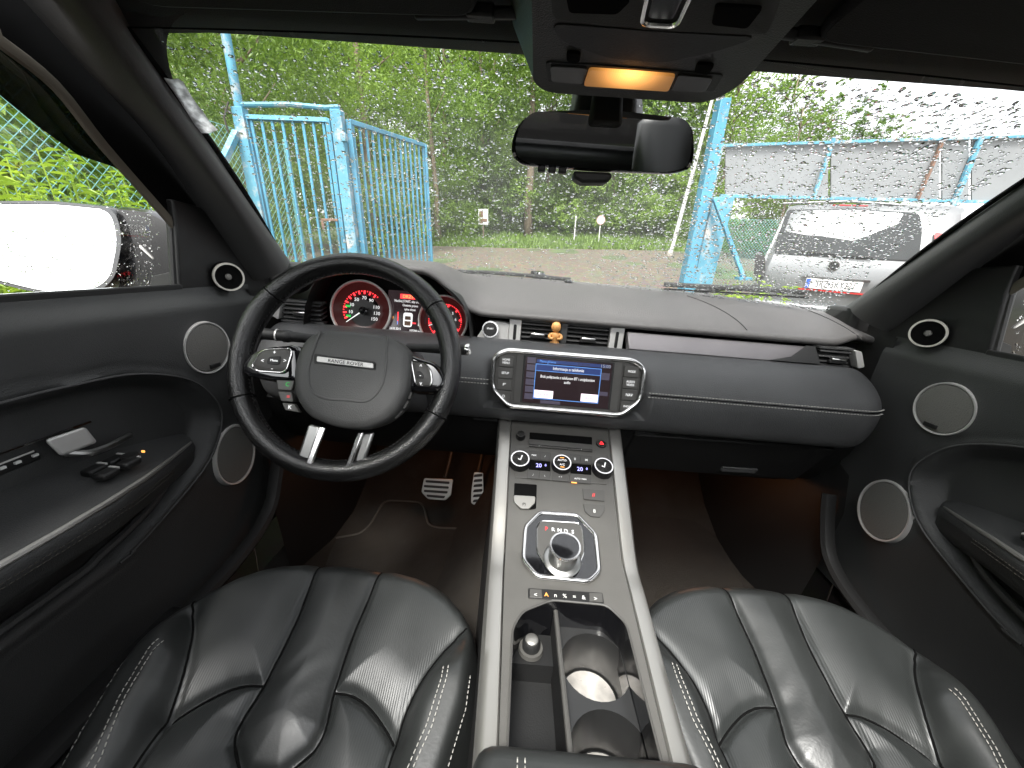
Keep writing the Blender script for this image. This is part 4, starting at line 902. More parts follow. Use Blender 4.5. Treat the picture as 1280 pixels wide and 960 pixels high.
# side rails
def wsm(n):
    A = [V((y, z, a)) for y, z, a, o_ in wpath]; B2 = [V((y, z, o_)) for y, z, a, o_ in wpath]
    return [(p.x, p.y, p.z, q.z) for p, q in zip(spline(A, n), spline(B2, n))]
for s in (-1, 1):
    rows = []
    for y, z, a, o_ in wsm(8):
        wd_ = o_-a
        rows.append([V((s*x, y+dy, z+h)) for x, h, dy in ((a+.0005, -.012, 0), (a+.0008, .001, 0), (a+.003, .0038, 0), (a+wd_*.55, .0045, 0), (o_-.004, .0015, 0), (o_, -.006, 0), (o_+.001, -.03, 0), (o_-.006, -.034, 0))])
    b = MB()
    fine = []
    for i in range(len(rows)-1):
        fine.append(rows[i])
    fine.append(rows[-1]); b.grid(fine); b.build('side_rail', M['alu'], cc, angle=40)
    b = MB(); b.grid([[V((s*(o_-.004), y, z-.028)), V((s*(o_+.006), y, -.60)), V((s*(o_+.03), y, -.9))] for y, z, a, o_ in [(1.3, -.32, .106, .134)]+wpath+[(-.3, -.49, .08, .105)]]); b.build('tunnel_side', M['darkplastic'], cc, angle=60)
# --- controls on the slope
def splate(name, pts, m, h=0, th=.002, r=.002, bev=.0006, par=cc, fr=S):
    b = MB(); b.prism(rounded([fr.P(x, y, h) for x, y in pts], r, 3), fr.n*th); return b.build(name, m, par, bevel=bev)
def stext(s, size, x, y, h, m, par=cc, fr=S, sx=1): return text(s, size, fr.P(x, y, h), fr.ex, fr.ey if fr.ey.y > 0 else -fr.ey, m, par, sx=sx)
cdm = splate('media_slot', [(662, 540.5), (740, 546.5), (740, 559), (661.5, 552)], M['black'], 0, .0006)
splate('slot_lip', [(661.5, 551), (740, 558), (740, 564), (661, 557)], M['button'], .0, .006, .001, .001)
for x0, x1, s in ((661, 689, '|<'), (690, 710.5, '^'), (711.5, 740, '>|')):
    f0 = (x0-661)/79; f1 = (x1-661)/79
    o = splate('button', [(x0, 552.5+6.5*f0), (x1, 552.5+6.5*f1), (x1, 558.5+6.5*f1), (x0, 558.5+6.5*f0)], M['button'], .0005, .003, .0006)
    stext(s, .0055, (x0+x1)/2, 555.3+6.5*(f0+f1)/2, .0038, M['whiteglow'], o)
def knob(name, x, y, r, hgt, ringm, facem, par=cc, fr=S):
    c = fr.P(x, y, 0); b = MB(); b.lathe([(r*1.12, 0), (r*1.12, hgt*.3), (r*1.05, hgt*.8), (r*1.0, hgt)], c, fr.n, 40); o = b.build(name, M['darkplastic'], par)
    b = MB(); b.ringlathe([(r*.86, hgt*.9), (r*.86, hgt*1.05), (r*.98, hgt*1.05), (r*1.01, hgt*.9)], c, fr.n, 40); b.build('ring', ringm, o)
    b = MB(); b.lathe([(r*.87, hgt*.9), (r*.86, hgt), (0, hgt*1.0)], c, fr.n, 36); b.build('face', facem, o)
    return o, c+fr.n*hgt
SU = S.ey if S.ey.y > 0 else -S.ey
k_, c_ = knob('volume_knob', 650.5, 546.5, .0085, .012, M['button'], M['button'])
k_, c_ = knob('hazard_switch', 751.5, 555, .0095, .003, M['console'], M['button'])
b = MB(); u3 = [c_+S.ex*(.0045*math.cos(a))+SU*(.0045*math.sin(a)-.0005)+S.n*.0004 for a in (R(90), R(210), R(330))]; b.tube(rounded(u3, .0006, 2), .0008, 6, closed=True); b.build('hazard_triangle', M['redglow'], k_)
for x, y in ((649.5, 579), (752.5, 588)):
    k_, c_ = knob('temperature_knob', x, y, .0185, .016, M['chrome'], M['button'])
    b = MB(); b.tube([c_+S.ex*-.004+SU*-.001+S.n*.0006, c_+S.ex*.001+SU*-.003+S.n*.0006, c_+S.ex*.003+SU*.005+S.n*.0006], .0011, 6); b.lathe([(.0014, 0), (0, .0008)], c_+S.ex*.0036+SU*.0065+S.n*.0004, S.n, 10); b.build('seat_symbol', M['whiteglow'], k_)
k_, c_ = knob('climate_knob', 701.5, 583, .018, .014, M['chrome'], M['button'])
text('AUTO', .0062, c_+SU*.0045+S.n*.0006, S.ex, SU, M['whiteglow'], k_); text('A/C', .0062, c_-SU*.0055+S.n*.0006, S.ex, SU, M['whiteglow'], k_)
for d in (.0105, -.011): b = MB(); b.box((0, 0, 0), (.008, .0012, .0006)); b.v = [c_+SU*d+S.ex*p.x+SU*p.y+S.n*(p.z+.0006) for p in b.v]; b.build('indicator', M['orangeglow'], k_)
b = MB(); b.box((0, 0, 0), (.03, .0006, .0004)); b.v = [c_+S.ex*p.x+SU*p.y+S.n*(p.z+.0004) for p in b.v]; b.build('split_line', M['black'], k_)
splate('climate_panel', [(645, 561.5), (758, 571.5), (759, 606), (643, 597)], M['console'], .0002, .001, .003)
def cbtn(x0, x1, yo, s, up_=True, sz=.0062):
    f = lambda x: (x-645)*10/113
    o = splate('button', [(x0, yo+f(x0)), (x1, yo+f(x1)), (x1, yo+10.5+f(x1)), (x0, yo+10.5+f(x0))], M['button'], .001, .0018, .0006, .0004); stext(s, sz, (x0+x1)/2, yo+5+f((x0+x1)/2), .0032, M['whiteglow'], o, sx=.9)
for x0, x1, s in ((661, 674, 'MAX'), (674.6, 688, ',/'), (712, 725.5, '[]'), (726, 740, '[#]')): cbtn(x0, x1, 562, s, sz=.005)
for x0, x1, s in ((659, 673.4, ',/'), (674, 688, '/,'), (690, 711, '*  *'), (712, 739, 'AUTO  MAN')): cbtn(x0, x1, 586.5, s, sz=.0046)
b_ = splate('indicator', [(714, 602.3), (721, 603), (721, 604.4), (714, 603.7)], M['orangeglow'], .003, .0005, .0003)
for x0, x1 in ((661, 688), (713, 739)):
    f = lambda x: (x-645)*10/113
    o = splate('temperature_display', [(x0, 573.4+f(x0)), (x1, 573.4+f(x1)), (x1, 585.6+f(x1)), (x0, 585.6+f(x0))], M['black'], .0012, .0014, .0006)
    stext('20', .0125, (x0+x1)/2-1, 579.3+f((x0+x1)/2), .003, M['blueglow'], o, sx=.95); stext('0', .007, (x0+x1)/2+7.5, 579.0+f((x0+x1)/2), .003, M['blueglow'], o)
# park brake switch, dash buttons
splate('switch_recess', [(643, 604), (671, 606), (670, 636), (660, 637.5), (650, 637), (642, 628)], M['black'], .0004, .001, .002)
o = splate('park_brake_switch', [(642, 620.5), (669, 622), (668.5, 630), (661, 637.5), (651, 637), (642.5, 629)], M['alu'], .001, .005, .003, .0015); stext('(P)', .0065, 655, 630, .0066, M['ink'], o)
o = splate('button', [(728, 611), (755.5, 613.3), (755.5, 627), (729.5, 624.5)], M['button'], .0006, .002, .0015); stext('//', .010, 742, 619, .003, M['redglow'], o)
o = splate('button', [(729, 630), (756, 631.5), (755.5, 639), (750, 647), (738, 646), (731, 640)], M['button'], .0006, .002, .0015); stext('8', .010, 743, 639, .003, M['white'], o)
# gear selector
gs = part2 = bpy.data.objects.new('gear_selector', None); col.objects.link(gs); gs.parent = cc; WM[gs.name] = WM[cc.name].copy()
G = Frame(S1+sd*-.012+sn*.009, (1, 0, 0), (sn*.55+fn*.45))
oct_ = [(674.5, 641), (721, 644), (744.5, 669), (749, 714), (736, 727), (671, 720.5), (654, 700), (657, 659)]
gp = [G.P(x, y, .002) for x, y in oct_]
b = MB(); b.prism(rounded([p-G.n*.03 for p in gp], .008, 3), G.n*.031); b.build('gloss_plate', M['gloss'], gs, bevel=.001)
b = MB(); b.tube(rounded(gp, .008, 4), .0042, 10, closed=True, nrm=G.n); b.build('chrome_frame', M['chrome'], gs)
ip_ = [(676, 651), (724, 654), (728, 664), (730, 690), (724, 705), (702, 715), (682, 707), (671, 688), (671, 660)]
q = rounded([G.P(x, y, .004) for x, y in ip_], .006, 3); b = MB(); b.prism(q, G.n*.001); b.build('indicator_plate', M['button'], gs, bevel=.0005)
b = MB(); b.tube([p for p in q], .0014, 6, closed=True, nrm=G.n); b.build('plate_edge', M['chrome'], gs)
for s, x, y, m_ in (('P', 683, 661, 'redglow'), ('R', 691.5, 662, 'whiteglow'), ('N', 699.5, 663, 'whiteglow'), ('D', 707.5, 664, 'whiteglow'), ('S', 716, 665, 'whiteglow')):
    text(s, .0098, G.P(x, y, .0056), G.ex, G.ey if G.ey.y > 0 else -G.ey, M[m_], gs)
kc = G.P(702.5, 700, .005)
b = MB(); b.lathe([(.030, 0), (.030, .003), (.027, .005), (0, .005)], kc, G.n, 44); b.build('knob_base', M['darkmetal'], gs)
b = MB(); b.lathe([(.0225, .004), (.0225, .02), (.0235, .034), (.0235, .037)], kc, G.n, 44); b.build('rotary_knob', M['darkmetal'], gs)
b = MB(); b.ringlathe([(.0212, .036), (.0212, .039), (.0238, .039), (.0242, .036)], kc, G.n, 44); b.build('knob_rim', M['chrome'], gs)
b = MB(); b.lathe([(.0214, .036), (.0212, .0378), (0, .0384)], kc, G.n, 44); b.build('knob_face', M['gloss'], gs)
o = splate('terrain_strip', [(660, 735.5), (753, 741.5), (755, 755), (660, 748)], M['darkplastic'], .0006, .001, .002, fr=Fl)
for x0, x1, yo, s in ((662, 677, 737, '<'), (736.5, 752.5, 742, '>')): b_ = splate('button', [(x0, yo), (x1, yo+.8), (x1+.8, yo+11.5), (x0, yo+10.5)], M['button'], .0014, .002, .0008, fr=Fl); stext(s, .009, (x0+x1)/2, yo+6.5, .004, M['white'], b_, fr=Fl)
for x, s, m_ in ((683, 'A', 'orangeglow'), (694.5, 'n', 'white'), (706, '%', 'white'), (718, '=', 'white'), (729.5, '&', 'white')): stext(s, .009, x, 743.3+(x-683)*.08, .0022, M[m_], fr=Fl, par=o)
# armrest lid at the bottom edge of view
ar = thing('armrest_box', 'black stitched leather armrest lid behind the cup holders', 'armrest', (0, .1, -.47))
b = MB(); tl = [V((x, y, z)) for x, y, z in ((-.112, .252, -.434), (.115, .252, -.434), (.12, -.25, -.41), (-.12, -.25, -.41))]
b.prism(rounded(tl, .025, 5), (0, 0, -.05)); b.build('lid', M['seat'], ar, bevel=.018, seg=4)
b = MB()
for x in (-.071, -.064):
    for k in range(18): y = .236-.006*k; b.tube([V((x, y, -.4325+.0003*k)), V((x, y-.0038, -.4325+.0003*k))], .0007, 4)
tag(b.build('stitching', M['thread'], ar, angle=0), kind='stuff')

# ================================================================ seats
def seat(x0, y0, lab):
    t = thing('car_seat', lab, 'seat', (x0, y0-.25, -.6), 'front seats')
    def vf(u): return interp([(0, 0), (.08, .002), (.12, .010), (.15, .02), (.18, .036), (.21, .062), (.235, .095), (.26, .14)], abs(u))
    def seg(p, a, b_):
        d = b_-a; q = max(0, min(1, (p-a).dot(d)/max(1e-9, d.dot(d)))); return (p-(a+d*q)).length
    strip_l = [(.062, -.02), (.056, .03), (.052, .08), (.048, .13), (.050, .20), (.056, .24), (.050, .262), (.020, .288), (-.02, .288), (-.050, .262)]
    cross_l = [(.050, .202), (.075, .203), (.10, .211), (.125, .226), (.148, .244)]
    bol_l = [(.235, .085), (.222, .113), (.192, .150), (.170, .187), (.156, .225), (.151, .27), (.149, .34), (.148, .44), (.148, .50)]
    wb = lambda v: interp([(q[1], q[0]) for q in bol_l], v)
    P2 = lambda l, s: [V((q[0]*s, q[1], 0)) for q in l]
    lines = [P2(strip_l, 1), P2(strip_l, -1), P2(cross_l, 1), P2(cross_l, -1)]
    segs = [(l[i], l[i+1]) for l in lines for i in range(len(l)-1)]
    NU, NV = 170, 220
    us = [-.262+.524*i/NU for i in range(NU+1)]
    ws = []
    for j in range(NV+1):
        ws.append(j/NV)
    def surf(u, t_):
        # t_ in 0..1 along the seat; the first 20 % turns over the front edge
        vo = vf(u); Rf = .055
        if t_ < .16:
            a = t_/.16*math.pi/2; v = Rf*(1-math.cos(a)); z = -.085*(1-math.sin(a))
        else: v = Rf+(t_-.16)/.84*(.50-Rf); z = 0
        v0 = v; v = vo+v*(1-vo/.5) if True else v
        # cushion crown and bolsters
        z -= .3*v; au = abs(u); w_ = wb(v)
        z += .012*math.cos(min(1, au/.2)*math.pi/2)*sst(0, .06, v)
        bl = sst(w_-.010, w_+.038, au)*sst(.085, .2, v)
        z += .044*bl; e_ = interp([(.1, .243), (.22, .241), (.27, .230), (.31, .22), (.5, .20)], v); z -= .10*sst(e_-.014, e_+.030, au)
        p = V((u, v, 0)); d = 9
        if au < w_+.02:
            d = min(seg(p, a_, b_) for a_, b_ in segs if abs((a_.x+b_.x)/2-u) < .06 and abs((a_.y+b_.y)/2-v) < .12) if any(abs((a_.x+b_.x)/2-u) < .06 and abs((a_.y+b_.y)/2-v) < .12 for a_, b_ in segs) else 9
            z -= .0075*math.exp(-(d/.006)**2)*(.3+.7*sst(.02, .08, v))+.0085*math.exp(-(d/.022)**1.5)*(.25+.75*sst(.02, .11, v))
            # soft pillows between the seams
            z += .006*sst(0, .06, min(d, .08))*sst(.01, .10, v)
        db = abs(au-w_); z -= .010*math.exp(-(db/.007)**2)*sst(.1, .14, v)
        # creases of worn leather
        z += .0006*math.sin(v*140+5*math.sin(u*40))*math.exp(-((v-.19)/.03)**2)*(1 if au < .05 else 0)
        return V((x0+u, y0-v, -.53+z)), (u, v, w_)
    P = [[surf(u, t_) for u in us] for t_ in ws]
    for _ in range(7):          # soften the bolsters
        nz = {}
        for j in range(1, NV):
            for i in range(1, NU):
                if abs(us[i]) > .15: nz[j, i] = (P[j][i][0].z*2+P[j-1][i][0].z+P[j+1][i][0].z+P[j][i-1][0].z+P[j][i+1][0].z)/6
        for (j, i), z_ in nz.items(): P[j][i][0].z = z_
    def instrip(u, v):
        w1 = interp([(q[1], q[0]) for q in strip_l[:7]], v)
        if v < .262: return abs(u) < w1
        return v < .288 and abs(u) < lerp(.05, .02, (v-.262)/.026)
    def cross(u): return interp([(q[0], q[1]) for q in cross_l], abs(u))
    faces = {}
    for j in range(NV):
        for i in range(NU):
            u, v, w_ = P[j][i][1]; u2, v2, _ = P[j+1][i+1][1]; u = (u+u2)/2; v = (v+v2)/2
            if abs(u) > w_: k = 'side_bolster' + ('L' if u < 0 else 'R')
            elif instrip(u, v): k = 'centre_strip'
            elif v < cross(u): k = 'front_panel' + ('L' if u < 0 else 'R')
            else: k = 'rear_panel'
            faces.setdefault(k, []).append((j*(NU+1)+i, j*(NU+1)+i+1, (j+1)*(NU+1)+i+1, (j+1)*(NU+1)+i))
    allv = [q[0] for r in P for q in r]
    nrm = []
    for j in range(NV+1):
        for i in range(NU+1):
            a_ = P[j][min(NU, i+1)][0]-P[j][max(0, i-1)][0]; c_ = P[min(NV, j+1)][i][0]-P[max(0, j-1)][i][0]; q = c_.cross(a_)
            q = q if q.z > -1e-9 or abs(q.y) > abs(q.z) else -q; nrm.append(q.normalized())
    for k in sorted(faces):
        fs = faces[k]; used = sorted({i for f in fs for i in f}); mp = {a: n for n, a in enumerate(used)}
        b = MB(); b.add([allv[a] for a in used], [tuple(mp[i] for i in f) for f in fs])
        nm = k.rstrip('LR'); o = b.build(nm, M['seatperf'] if nm in ('front_panel', 'rear_panel') else M['seat'], t, angle=0)
        if len(o.data.vertices) == len(used):
            o.data.update(); pn = o.data.polygons[len(o.data.polygons)//2]; sg = 1 if pn.normal.dot(nrm[used[pn.vertices[0]]]) > 0 else -1
            if sg < 0: o.data.flip_normals()
            o.data.normals_split_custom_set_from_vertices([tuple(nrm[a]) for a in used])
    # valance under the cushion
    rim = [P[0][i][0] for i in range(0, NU+1, 3)]
    b = MB(); b.grid([rim, [p+V((0, -.02, -.05)) for p in rim], [p+V((0, -.06, -.16)) for p in rim]]); b.build('seat_valance', M['darkplastic'], t)
    b = MB()
    for s in (-1, 1):
        sd_ = [P[j][0 if s < 0 else NU][0] for j in range(0, NV+1, 5)]; b.grid([sd_, [p+V((s*.006, 0, -.03)) for p in sd_], [p+V((s*-.01, 0, -.15)) for p in sd_]])
    b.build('seat_side', M['darkplastic'], t, angle=60)
    # black tubes laid in the seam grooves to stand in for crease shade
    def onsurf(u, v):
        lo_, hi_ = 0, NV; i = max(0, min(NU-1, int((u+.262)/.524*NU))); f2 = (u+.262)/.524*NU-i
        while hi_-lo_ > 1:
            m_ = (lo_+hi_)//2
            if P[m_][i][1][1] < v: lo_ = m_
            else: hi_ = m_
        pa, pb = P[lo_][i], P[lo_+1][i]; f = max(0, min(1, (v-pa[1][1])/max(1e-6, pb[1][1]-pa[1][1]))); q = pa[0].lerp(pb[0], f); q2 = P[lo_][i+1][0].lerp(P[lo_+1][i+1][0], f); return q.lerp(q2, f2)
    for s in (-1, 1):
        for ln_, v0 in ((strip_l, .012), (cross_l, .1), (bol_l, .112)):
            fine = spline([V((q[0]*s, q[1], 0)) for q in ln_ if q[1] > v0 and q[1] < .45], 8)
            b = MB(); b.tube([onsurf(q.x, q.y)+V((0, 0, .0004)) for q in fine], .0016, 6); b.build('seam_shade', M['black'], t)
    # contrast stitching on both bolsters
    b = MB()
    def sewn(fnu, v0, v1, gap=.0058, ln=.0038):
        v = v0
        while v < v1:
            q = []
            for vv in (v, v+ln):
                u = fnu(vv); iu_ = (u+.262)/.524*NU; i = int(iu_); best = None
                lo_, hi_ = 0, NV
                while hi_-lo_ > 1:
                    m_ = (lo_+hi_)//2
                    if P[m_][i][1][1] < vv: lo_ = m_
                    else: hi_ = m_
                pa, pb = P[lo_][i], P[lo_+1][i]; f = (vv-pa[1][1])/max(1e-6, pb[1][1]-pa[1][1]); pp_ = pa[0].lerp(pb[0], max(0, min(1, f)))
                fu = iu_-i; pp_ = V((x0+u, pp_.y, lerp(pp_.z, P[lo_][min(NU, i+1)][0].z, fu))); q.append(pp_+V((0, 0, .0011)))
            b.tube(q, .0008, 4); v += gap
    for s in (-1, 1):
        st_ = [(.12, .215), (.155, .202), (.2, .204), (.25, .196), (.3, .178), (.5, .15)]
        for off in (-.0035, .0035): sewn(lambda v: s*(interp(st_, v)+off), .185, .42)
        sewn(lambda v: s*(interp([(.1, .240), (.22, .238), (.27, .227), (.31, .217), (.5, .197)], v)), .185, .42)
    tag(b.build('stitching', M['thread'], t, angle=0), kind='stuff')
    # backrest and head restraint behind the camera
    n2 = 12; rows = []
    for j in range(n2+1):
        q = j/n2; z = lerp(-.70, -.02, q); y = y0-.50-.32*(z+.66); hw = lerp(.24, .19, q**2)
        rows.append([V((x0+hw*math.cos(a)*1.0, y-.05+.055*math.sin(a)*(1 if math.sin(a) < 0 else .8), z)) for a in [2*math.pi*i/20 for i in range(20)]])
    b = MB(); b.grid(rows, closed=True); b.f.append(tuple(range(len(b.v)-20, len(b.v)))); b.build('backrest', M['seat'], t, angle=60)
    b = MB(); yh = y0-.50-.32*.72-.03; rows = [[V((x0+hw*math.cos(a), yh-.1*q+.04*math.sin(a), lerp(.02, .20, q))) for a in [2*math.pi*i/16 for i in range(16)]] for q, hw in ((0, .09), (.15, .13), (.8, .125), (1, .08))]
    b.grid(rows, closed=True); b.f.append(tuple(range(len(b.v)-16, len(b.v)))); b.build('head_restraint', M['seat'], t, angle=60)
    return t
seat(-.37, .58, 'black leather seat cushion with pale stitching under the steering wheel')
seat(.37, .615, 'black leather seat cushion with pale stitching right of the centre console')
bs_ = thing('rear_bench', 'dark leather rear bench behind the front seats', 'seat', (0, -1.1, -.5))
b = MB(); b.box((0, -1.0, -.62), (1.3, .5, .16)); b.build('bench_cushion', M['seat'], bs_, bevel=.05, seg=3)
b = MB(); b.box((0, -1.3, -.30), (1.3, .14, .66), Matrix.Rotation(R(-18), 3, 'X')); b.build('bench_back', M['seat'], bs_, bevel=.05, seg=3)
# ================================================================ doors
def segdist(p, a, b_):
    d = (b_[0]-a[0], b_[1]-a[1]); q = max(0, min(1, ((p[0]-a[0])*d[0]+(p[1]-a[1])*d[1])/(d[0]**2+d[1]**2+1e-12)))
    return math.hypot(p[0]-a[0]-d[0]*q, p[1]-a[1]-d[1]*q)
def inside(p, poly):
    c = False
    for i in range(len(poly)):
        a, b_ = poly[i-1], poly[i]
        if (a[1] > p[1]) != (b_[1] > p[1]) and p[0] < (b_[0]-a[0])*(p[1]-a[1])/(b_[1]-a[1])+a[0]: c = not c
    return c
recess = [(q.x, q.y) for q in spline([V((*p, 0)) for p in ((-.5, -.195), (.30, -.196), (.476, -.199), (.562, -.210), (.644, -.246), (.690, -.300), (.698, -.345), (.672, -.397), (.632, -.430), (.548, -.467), (.487, -.487), (.397, -.492), (-.5, -.492))], 5)]
rsegs = [(recess[i], recess[i+1]) for i in range(len(recess)-1)]
def door(s, lab, wet):
    t = thing('car_door', lab, 'car door', (s*.72, .1, -.5), 'front doors')
    X = lambda x, y, z: V((s*x, y, z))
    def dx(y, z):
        x = .712-.016*sst(-.088, -.125, z)+.006*math.sin((z+.1)*9)
        p = (y, z); d = min(segdist(p, a, b_) for a, b_ in rsegs)
        if inside(p, recess): x += .040*sst(0, .028, d)
        else: x -= .004*math.exp(-(d/.006)**2)
        x += .012*math.exp(-((d-.010)/.003)**2)*(0 if inside(p, recess) else .25)
        if z < -.5: x += .0
        return x
    ys = [-.40+.02*i for i in range(35)]+[.30+.009*i for i in range(63)]
    zs = [-.0885-.0068*i for i in range(88)]
    b = MB(); b.grid([[X(dx(y, z), y, z) for y in ys] for z in zs]); b.build('door_panel', M['door'], t, angle=70)
    b = MB(); b.box(X(.785, .22, -.52), (.03, 1.25, .86)); b.build('outer_skin', M['carpaint'], t, bevel=.01)
    b = MB(); b.hexa([X(.712, -.4, -.092), X(.712, .69, -.092), X(.712, .69, -.080), X(.712, -.4, -.080)], [X(.735, -.4, -.092), X(.735, .69, -.092), X(.735, .69, -.084), X(.735, -.4, -.084)]); b.build('waist_seal', M['rubber'], t, bevel=.003)
    # armrest
    sec = spline([V((x, 0, z)) for x, z in ((.752, -.315), (.70, -.326), (.655, -.334), (.630, -.338), (.619, -.345), (.617, -.357), (.622, -.372), (.645, -.402), (.752, -.44))], 4)
    rows = []
    AX = [(.3, .6195), (.40, .6195), (.45, .626), (.52, .648), (.58, .675), (.645, .706), (.672, .738)]; AZ_ = [(.3, 0), (.42, 0), (.52, -.008), (.672, -.034)]
    for y in [-.4, -.1, .15, .3, .36, .40, .44, .48, .52, .56, .60, .63, .645, .66, .672]:
        k = (.752-interp(AX, y))/(.752-.6195); rows.append([X(.752-(.752-p.x)*k, y, p.z+interp(AZ_, y)+(1-k)*.02*(1 if p.z < -.36 else 0)) for p in sec])
    b = MB(); b.grid(rows); b.build('armrest', M['door'], t, angle=60)
    b = MB(); b.tube([X(interp(AX, y)+.002, y, -.3405+interp(AZ_, y)) for y in [-.4, -.1, .15, .3, .36, .42, .48, .52, .56, .60, .64]], [.0042]*7+[.0038, .0034, .003, .002], 8); b.build('armrest_highlight', M['alu'], t)  # bright metal tube added to imitate the highlight along the armrest edge
    b = MB()
    for k in range(150):
        y = -.35+.006*k
        if y > .60: break
        for z in (-.357, -.3625): b.tube([X(interp(AX, y)-.0035, y, z+interp(AZ_, y)), X(interp(AX, y+.0038)-.0035, y+.0038, z+interp(AZ_, y))], .0006, 4)
    tag(b.build('stitching', M['piping'], t, angle=0), kind='stuff')
    b = MB(); b.tube([X(dx(y, z)-.0005, y, z) for y, z in recess[6:-6]], .0017, 6); b.build('recess_piping', M['pillar'], t)
    # lower pocket lip
    pts = spline([X(.70, .599, -.376), X(.695, .541, -.428), X(.69, .447, -.453), X(.69, .336, -.463), X(.69, -.3, -.465)], 8)
    b = MB(); b.tube(pts, .007, 8); b.build('pocket_lip', M['door'], t)
    # speakers
    def speaker(c, r, n_, name, gm, rm, asp=1.0):
        b = MB(); b.lathe([(r*.95, .000), (r*.9, .0035), (r*.5, .005), (0, .0055)], c, n_, 40, x=(0, 0, 1), sy=asp); o = b.build(name, gm, t)
        b = MB(); b.ringlathe([(r*.93, -.004), (r*.95, .0045), (r*1.0, .0050), (r*1.03, -.004), (r*1.04, -.010), (r*.93, -.010)], c, n_, 44, x=(0, 0, 1), sy=asp); b.build('speaker_ring', rm, o); return o
    sp_ = speaker(X(.690, .693, -.196), .0485, (-s, -.08, .03), 'speaker_grille', M['grille'], M['silver'])
    c = X(.684, .699, -.232); b = MB(); b.box(c, (.004, .024, .008)); b.build('speaker_badge', M['darkplastic'], sp_, bevel=.001)
    lo_ = speaker(X(.6905, .721, -.436), .0655, (-s, -.03, .02), 'speaker_grille', M['grille'], M['silver'], .82)
    # tweeter panel
    b = MB(); b.prism([X(.713, y, z) for y, z in ((.684, -.0935), (.699, .015), (.70, .06), (.76, .055), (.82, .02), (.90, -.03), (.98, -.07), (.98, -.10))], (s*.02, 0, 0)); tp = b.build('tweeter_panel', M['darkplastic'], t, bevel=.003)
    n_ = V((-s*.80, -.60, .02)).normalized(); c = X(.690, .775, -.0695)
    b = MB(); b.lathe([(.0290, -.035), (.0275, -.002), (.022, .000), (.010, -.003), (0, -.003)], c, n_, 32); b.build('tweeter', M['black'], tp)
    b = MB(); b.ringlathe([(.0238, -.002), (.0238, .0022), (.0266, .0022), (.0275, -.002)], c, n_, 40); b.build('tweeter_ring', mat('pale ring', (.72, .69, .62), .35), tp)
    b = MB(); b.lathe([(.006, -.003), (.005, .0005), (0, .002)], c, n_, 16); b.build('tweeter_dome', M['grille'], tp)
    # door handle and its bowl
    def HX(px, py, x): p = at(px, py, 'X', -x); return X(x, p.y, p.z)
    b = MB(); b.prism([HX(x, y, .735) for x, y in ((62, 545), (128, 522), (190, 528), (188, 545), (150, 562), (95, 578), (70, 570))], (s*.002, 0, 0)); b.build('handle_bowl', M['black'], t)
    b = MB(); b.hexa([HX(55, 550, .70), HX(106, 533, .70), HX(122, 553, .70), HX(76, 571, .70)], [HX(55, 550, .712), HX(106, 533, .712), HX(122, 553, .715), HX(76, 571, .715)]); hl = b.build('door_handle', M['silver'], t, bevel=.004, seg=3)
    b = MB(); b.tube(spline([HX(80, 566, .71), HX(112, 566, .70), HX(140, 556, .70), HX(162, 544, .71)], 5), .005, 8); b.build('handle_lever', M['darkmetal'], hl)
    b = MB(); b.tube([HX(-120, 608, .722), HX(0, 567, .722), HX(60, 546, .722), HX(113, 527, .722)], .0018, 6); b.build('trim_line', M['chrome'], t)
    b = MB(); b.hexa([HX(-60, 600, .728), HX(45, 562, .728), HX(52, 573, .728), HX(-60, 620, .728)], [HX(-60, 600, .736), HX(45, 562, .736), HX(52, 573, .736), HX(-60, 620, .736)]); mp = b.build('memory_switch_panel', M['darkplastic'], t, bevel=.002)
    b = MB(); b.tube([HX(-20, 588, .727), HX(42, 564, .727)], .0012, 6); b.build('switch_line', M['silver'], mp)
    for x, y in ((3, 585), (22, 578), (44, 569)): b = MB(); b.box(HX(x, y, .7265), (.003, .006, .003)); b.build('switch_mark', M['white'], mp)
    # window switches on the armrest
    def AZ(px, py, z=-.328): p = at(px, py, 'Z', z); return V((s*-p.x, p.y, p.z))
    for (x, y) in ((150, 592), (165, 597), (178, 580), (193, 583)):
        c = AZ(x, y); c.x = s*.690 if x in (150, 178) else s*.665; c.z = -.326
        b = MB(); b.box(c, (.018, .024, .010)); o = b.build('window_switch', M['darkplastic'], t, bevel=.003)
        b = MB(); b.box(c+V((0, .011, .0045)), (.014, .003, .003)); b.build('switch_lip', M['silver'], o)
    c = X(.672, .50, -.326); b = MB(); b.lathe([(.011, 0), (.010, .008), (0, .009)], c, (0, 0, 1), 18); o = b.build('mirror_switch', M['darkplastic'], t)
    if s < 0: b = MB(); b.box(c+V((0, .02, .003)), (.004, .002, .003)); b.build('switch_lamp', M['orangeglow'], o)
    # window frame, seal, glass
    W_ = [HX(x, y, .722) for x, y in ((236, 303), (200, 262), (130, 183), (70, 108), (0, 52), (-60, 10))]
    W_.append(X(.722, .2, .215)); W_.append(X(.722, -.3, .215))
    b = MB(); b.tube(spline(W_, 4), .0085, 8, flat=.5, nrm=(s, 0, 0)); b.build('window_seal', M['seal'], t)
    b = MB(); wf = spline(W_, 4); b.grid([[p+V((s*.002, 0, 0)) for p in wf], [p+V((s*.002, .03, .022)) for p in wf], [p+V((s*.006, .07, .05)) for p in wf], [p+V((s*.012, .12, .10)) for p in wf]]); b.build('window_frame', M['black'], t)
    gl = [X(.738, .70, -.10)]+[X(.738, p.y, p.z) for p in W_]+[X(.738, -.3, -.10)]
    b = MB(); b.add(gl, [tuple(range(len(gl)))]); b.build('window_glass', M['glass'], t)
    b = MB(); b.tube([X(.724, .684, -.09), X(.724, .700, .012)], .005, 8); b.build('window_guide', M['rubber'], t)
